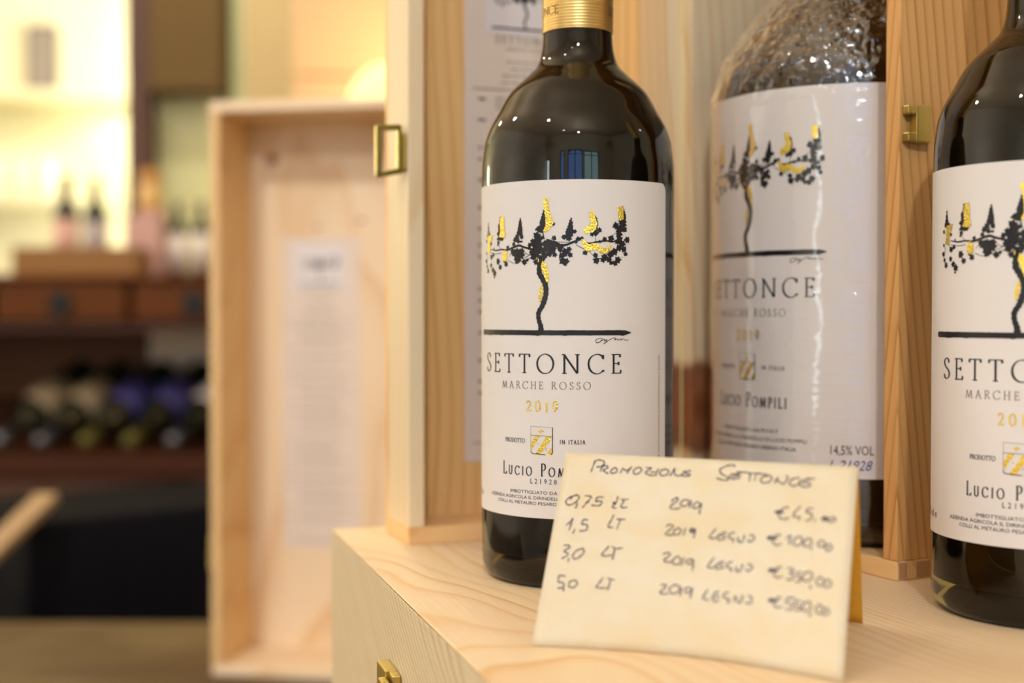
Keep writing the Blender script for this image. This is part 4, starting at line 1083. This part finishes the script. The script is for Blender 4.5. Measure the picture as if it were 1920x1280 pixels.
# ------------------------------------------------------------------ sideboard
sb = empty('sideboard', (-.85, 2.70, 0), 0, 'orange-brown wooden sideboard with drawers above an open bottle shelf', 'sideboard')
def part(name, bm, m, parent=sb, **k):
    o = obj(name, bm, m, parent, **k)
    if parent is sb: o.location = (.85, -2.70, 0)
    return o
X0, X1, Y0, Y1 = -1.47, -.30, 2.5, 2.92
part('top', boxbm(X0-.02, X1+.02, Y0-.02, Y1, ZT+.170, ZT+.179), oak, bevel=.003)
for x in (X0, X1-.03): part('side_panel', boxbm(x, x+.03, Y0, Y1, 0, ZT+.170), darkwood)
part('back_panel', boxbm(X0, X1, Y1-.02, Y1, 0, ZT+.170), oak)
part('divider', boxbm(X0+.03, X1-.03, Y0+.005, Y1-.02, ZT+.076, ZT+.086), darkwood)
iron = simple('dark_iron', (.03, .03, .028), .45, .6)
for x0, x1 in ((-1.235, -.985), (-.970, -.725), (-.712, -.482)):
    d = part('drawer', boxbm(x0, x1, Y0-.006, Y1-.1, ZT+.092, ZT+.166), oak, bevel=.003)
    kb = bmesh.new(); cxx = (x0+x1)/2
    tube(kb, [(cxx, Y0-.0055, ZT+.127), (cxx, Y0-.012, ZT+.127)], .021, 20)
    tube(kb, [(cxx+.017*math.cos(i*.5236), Y0-.016, ZT+.119+.017*math.sin(i*.5236)) for i in range(13)], .003, 8)
    obj('drawer_pull', kb, iron, d)
part('shelf', boxbm(X0+.03, X1-.03, Y0, Y1-.02, ZT-.205, ZT-.160), rail_m, bevel=.004)
sl = bmesh.new(); v = box(sl, X0+.04, X1-.04, 2.58, 2.86, -.006, .006); o = part('sloped_shelf', sl, darkwood)
for q in o.data.vertices: q.co.z += ZT-.195 + (q.co.y-2.58)*.42
for x0, x1 in ((X0+.03, -.89), (-.885, X1-.03)): part('door', boxbm(x0, x1, Y0, Y0+.02, .05, ZT-.21), darkwood)
part('plinth', boxbm(X0+.03, X1-.03, Y0+.03, Y1-.03, 0, .05), darkwood)

# bottles lying neck-down on the sloped shelf
lab_c = simple('cream_label', (.44, .33, .19), .6); lab_b = simple('violet_blue_label', (.07, .06, .24), .5); lab_w = simple('white_label', (.80, .72, .66), .6)
foil_g = simple('olive_foil', (.20, .18, .05), .35, .5); foil_s = simple('grey_foil', (.25, .26, .30), .25, .8)
def small_bottle(label, cat, group, lm, fm, gm, h=.3, name='resting_wine_bottle', lz=(.05, .15)):
    r = empty(name, (0, 0, 0), 0, label, cat, group); k = h/.3
    P = [(0, .004), (.030, 0), (.036, .002), (.0375, .008), (.0375, .185), (.036, .197), (.031, .208), (.022, .222), (.0155, .236), (.0145, .25), (.0145, .296), (.013, .3), (0, .3)]
    bm = bmesh.new(); lathe(bm, [(a*k, b*k) for a, b in P], 28); obj('body', bm, gm, r, smooth=True)
    bm = bmesh.new(); lathe(bm, [(.0377*k, lz[0]*k), (.0378*k, lz[0]*k), (.0378*k, lz[1]*k), (.0377*k, lz[1]*k)], 28); obj('label', bm, lm, r, smooth=True)
    bm = bmesh.new(); lathe(bm, [(.0146*k, .245*k), (.0151*k, .245*k), (.0153*k, .298*k), (.013*k, .302*k), (0, .302*k)], 24); obj('capsule', bm, fm, r, smooth=True)
    return r
rest = 'bottles resting neck-down on the sloped shelf'
L5 = [('resting bottle with a cream label, leftmost on the sloped shelf', lab_c, foil_s), ('resting bottle with a cream label, second from the left on the sloped shelf', lab_c, foil_s),
      ('resting bottle with a violet-blue label beside the cream-labelled pair', lab_b, foil_g), ('resting bottle with a violet-blue label nearer the white-labelled bottle', lab_b, foil_g),
      ('resting bottle with a white label, beside the open empty case', lab_w, foil_s)]
for (lb, lm, fm), px in zip(L5, (-.985, -.903, -.818, -.733, -.650)):
    o = small_bottle(lb, 'bottle', rest, lm, fm, M['darkglass'], lz=(.09, .18))
    tip = Vector((px, 2.530, ZT-.141)); d = Vector((.085, .25, .115)).normalized()
    o.location = tip + d*.3
    o.rotation_euler = (-d).to_track_quat('Z', 'Y').to_euler()
# cream carton and white-capped bottle at the back of the shelf
cz = bmesh.new(); box(cz, -.775, -.585, 2.838, 2.895, 0, .143); cz = obj('carton', cz, simple('cream_board', (.95, .76, .56), .7), bevel=.002)
cz.location = (0, 0, ZT-.070); tag(cz, 'cream carton on the shelf behind the resting bottles', 'carton')

# things on top of the sideboard
crate = empty('wooden_crate', (-.83, 2.57, ZT+.179), 0, 'low brown wooden crate on the sideboard top', 'crate')
cm = simple('brown_crate_wood', (.30, .14, .035), .6, bump=.2, bscale=80)
for bx_ in ((-.118, .118, -.05, -.042, 0, .054), (-.118, .118, .042, .05, 0, .054)): obj('long_side', boxbm(*bx_), cm, crate)
for bx_ in ((-.118, -.110, -.042, .042, 0, .054), (.110, .118, -.042, .042, 0, .054)): obj('short_side', boxbm(*bx_), cm, crate)
obj('crate_floor', boxbm(-.110, .110, -.042, .042, 0, .006), cm, crate)
pinkm = simple('pink_label', (.62, .36, .30), .6); pinkb = simple('pink_board', (.66, .40, .34), .6); amber = glass_mat('amber_glass', (.95, .55, .12))
stand = 'small bottles standing on the sideboard'
for lb, x, y, h, lm, gm in (('squat dark bottle with a pink label behind the left end of the crate', -.905, 2.70, .205, pinkm, M['darkglass']),
                            ('dark bottle with a grey label behind the middle of the crate', -.850, 2.715, .20, simple('grey_label', (.42, .36, .36), .6), M['darkglass']),
                            ('short dark bottle with a white label beside the pink carton', -.668, 2.66, .148, lab_w, M['darkglass']),
                            ('short dark bottle with a white label nearest the open empty case', -.622, 2.66, .148, lab_w, M['darkglass'])):
    o = small_bottle(lb, 'bottle', stand, lm, simple('dark_foil', (.05, .03, .03), .4), gm, h, 'standing_bottle', (.02, .17))
    o.location = (x, y, ZT+.1795)
for lb, x0, x1, y0, y1, h in (('taller pink carton at the crate end, under the amber jar', -.742, -.694, 2.63, 2.69, .128), ('pink carton between the crate and the short white-labelled bottles', -.776, -.748, 2.66, 2.70, .12)):
    q = obj('pink_carton', boxbm(x0, x1, y0, y1, 0, h), pinkb, bevel=.002); q.location = (0, 0, ZT+.1795); tag(q, lb, 'carton', 'pink cartons on the sideboard')
jar = empty('amber_jar', (-.722, 2.66, ZT+.3078), 0, 'round amber jar with an orange lid on the pink carton', 'jar')
bm = bmesh.new(); lathe(bm, [(0, 0), (.018, 0), (.023, .004), (.024, .02), (.024, .045), (.018, .056), (.018, .062), (0, .062)], 28); obj('jar_body', bm, simple('amber_honey', (.80, .50, .18), .2), jar, smooth=True)
bm = bmesh.new(); lathe(bm, [(.0, .062), (.021, .062), (.021, .082), (.019, .084), (0, .084)], 28); obj('jar_lid', bm, simple('orange_lid', (.62, .30, .06), .4), jar, smooth=False)

# ------------------------------------------------------------------ bright niche through the doorway
pf = empty('framed_picture', (-1.263, 3.598, ZT+.705), 0, 'small dark framed picture hanging on the bright yellow wall', 'picture')
obj('frame', boxbm(-.040, .040, -.02, 0, 0, .176), simple('grey_brown_frame', (.15, .11, .09), .5), pf, bevel=.003)
obj('print', boxbm(-.030, .030, -.0215, -.0201, .012, .164), simple('grey_picture', (.26, .22, .19), .6), pf)
sh = obj('wall_shelf', boxbm(-1.75, -.95, 3.46, 3.5995, ZT+.668, ZT+.690), niche_m, bevel=.003); tag(sh, 'long pale shelf under the framed picture in the niche', 'shelf')
sh2 = obj('wall_shelf', boxbm(-1.75, -.95, 3.42, 3.5995, ZT+.385, ZT+.405), niche_m, bevel=.003); tag(sh2, 'lower pale shelf carrying the white cups in the niche', 'shelf')
por = simple('white_porcelain', (.85, .80, .70), .25)
for k, x in enumerate((-1.345, -1.285, -1.225)):
    bm = bmesh.new(); lathe(bm, [(0, .002), (.016, 0), (.018, .003), (.024, .05), (.026, .10), (.024, .10), (.021, .05), (.014, .008), (0, .008)], 24)
    o = obj('cup', bm, por, smooth=True); o.location = (x, 3.50, ZT+.4055)
    tag(o, ('tall white cup, leftmost on the lower niche shelf', 'tall white cup between two others on the lower niche shelf', 'tall white cup nearest the dark door post on the niche shelf')[k], 'cup', 'white cups on the niche shelf')

# ------------------------------------------------------------------ lamp and plank screen behind the open case
ps = empty('plank_screen', (-.2, 2.2, 0), 0, 'pine plank screen lit by the dome lamp behind the open case', 'screen')
for k in range(13):
    z0 = .10 + k*.15
    obj('plank', boxbm(-.162, .17, 0, .022, z0, z0+.147), pine('pine_screen_plank', 'X', light=(.80,.58,.32), dark=(.70,.42,.18), freq=60, centre=(.3, z0-.05+.03*(k % 3)), off=(k*.4, 0, 0)) if k < 1 else bpy.data.materials['pine_screen_plank'], ps, bevel=.002)
for x in (-.15, .12): obj('post', boxbm(x, x+.04, .0225, .06, 0, 2.06), M['cork'], ps)
lamp = empty('dome_lamp', (-.155, 1.88, 0), 0, 'glowing dome-shaded floor lamp peeking over the open case', 'lamp')
bm = bmesh.new(); lathe(bm, [(0, 0), (.11, 0), (.11, .012), (.02, .022), (0, .022)], 32); obj('base', bm, M['brass'], lamp, smooth=False)
bm = bmesh.new(); tube(bm, [(0, 0, .02), (0, 0, ZT+.41)], .009, 12); obj('pole', bm, M['brass'], lamp, smooth=True)
bm = bmesh.new(); lathe(bm, [(.077, ZT+.378), (.078, ZT+.393), (.075, ZT+.412), (.065, ZT+.434), (.048, ZT+.449), (.026, ZT+.456), (0, ZT+.458)], 40)
sh3 = obj('lamp_shade', bm, emit('glowing_shade', (1.0, .66, .26), 1.3), lamp, smooth=True)
bm = bmesh.new(); bmesh.ops.create_uvsphere(bm, u_segments=20, v_segments=12, radius=.028, matrix=Matrix.Translation((0, 0, ZT+.410)))
obj('bulb', bm, emit('lamp_bulb', (1, .85, .6), 30), lamp, smooth=True)
point('dome_lamp_light', (-.155, 2.02, ZT+.50), 2.0, (1, .70, .38), .04)
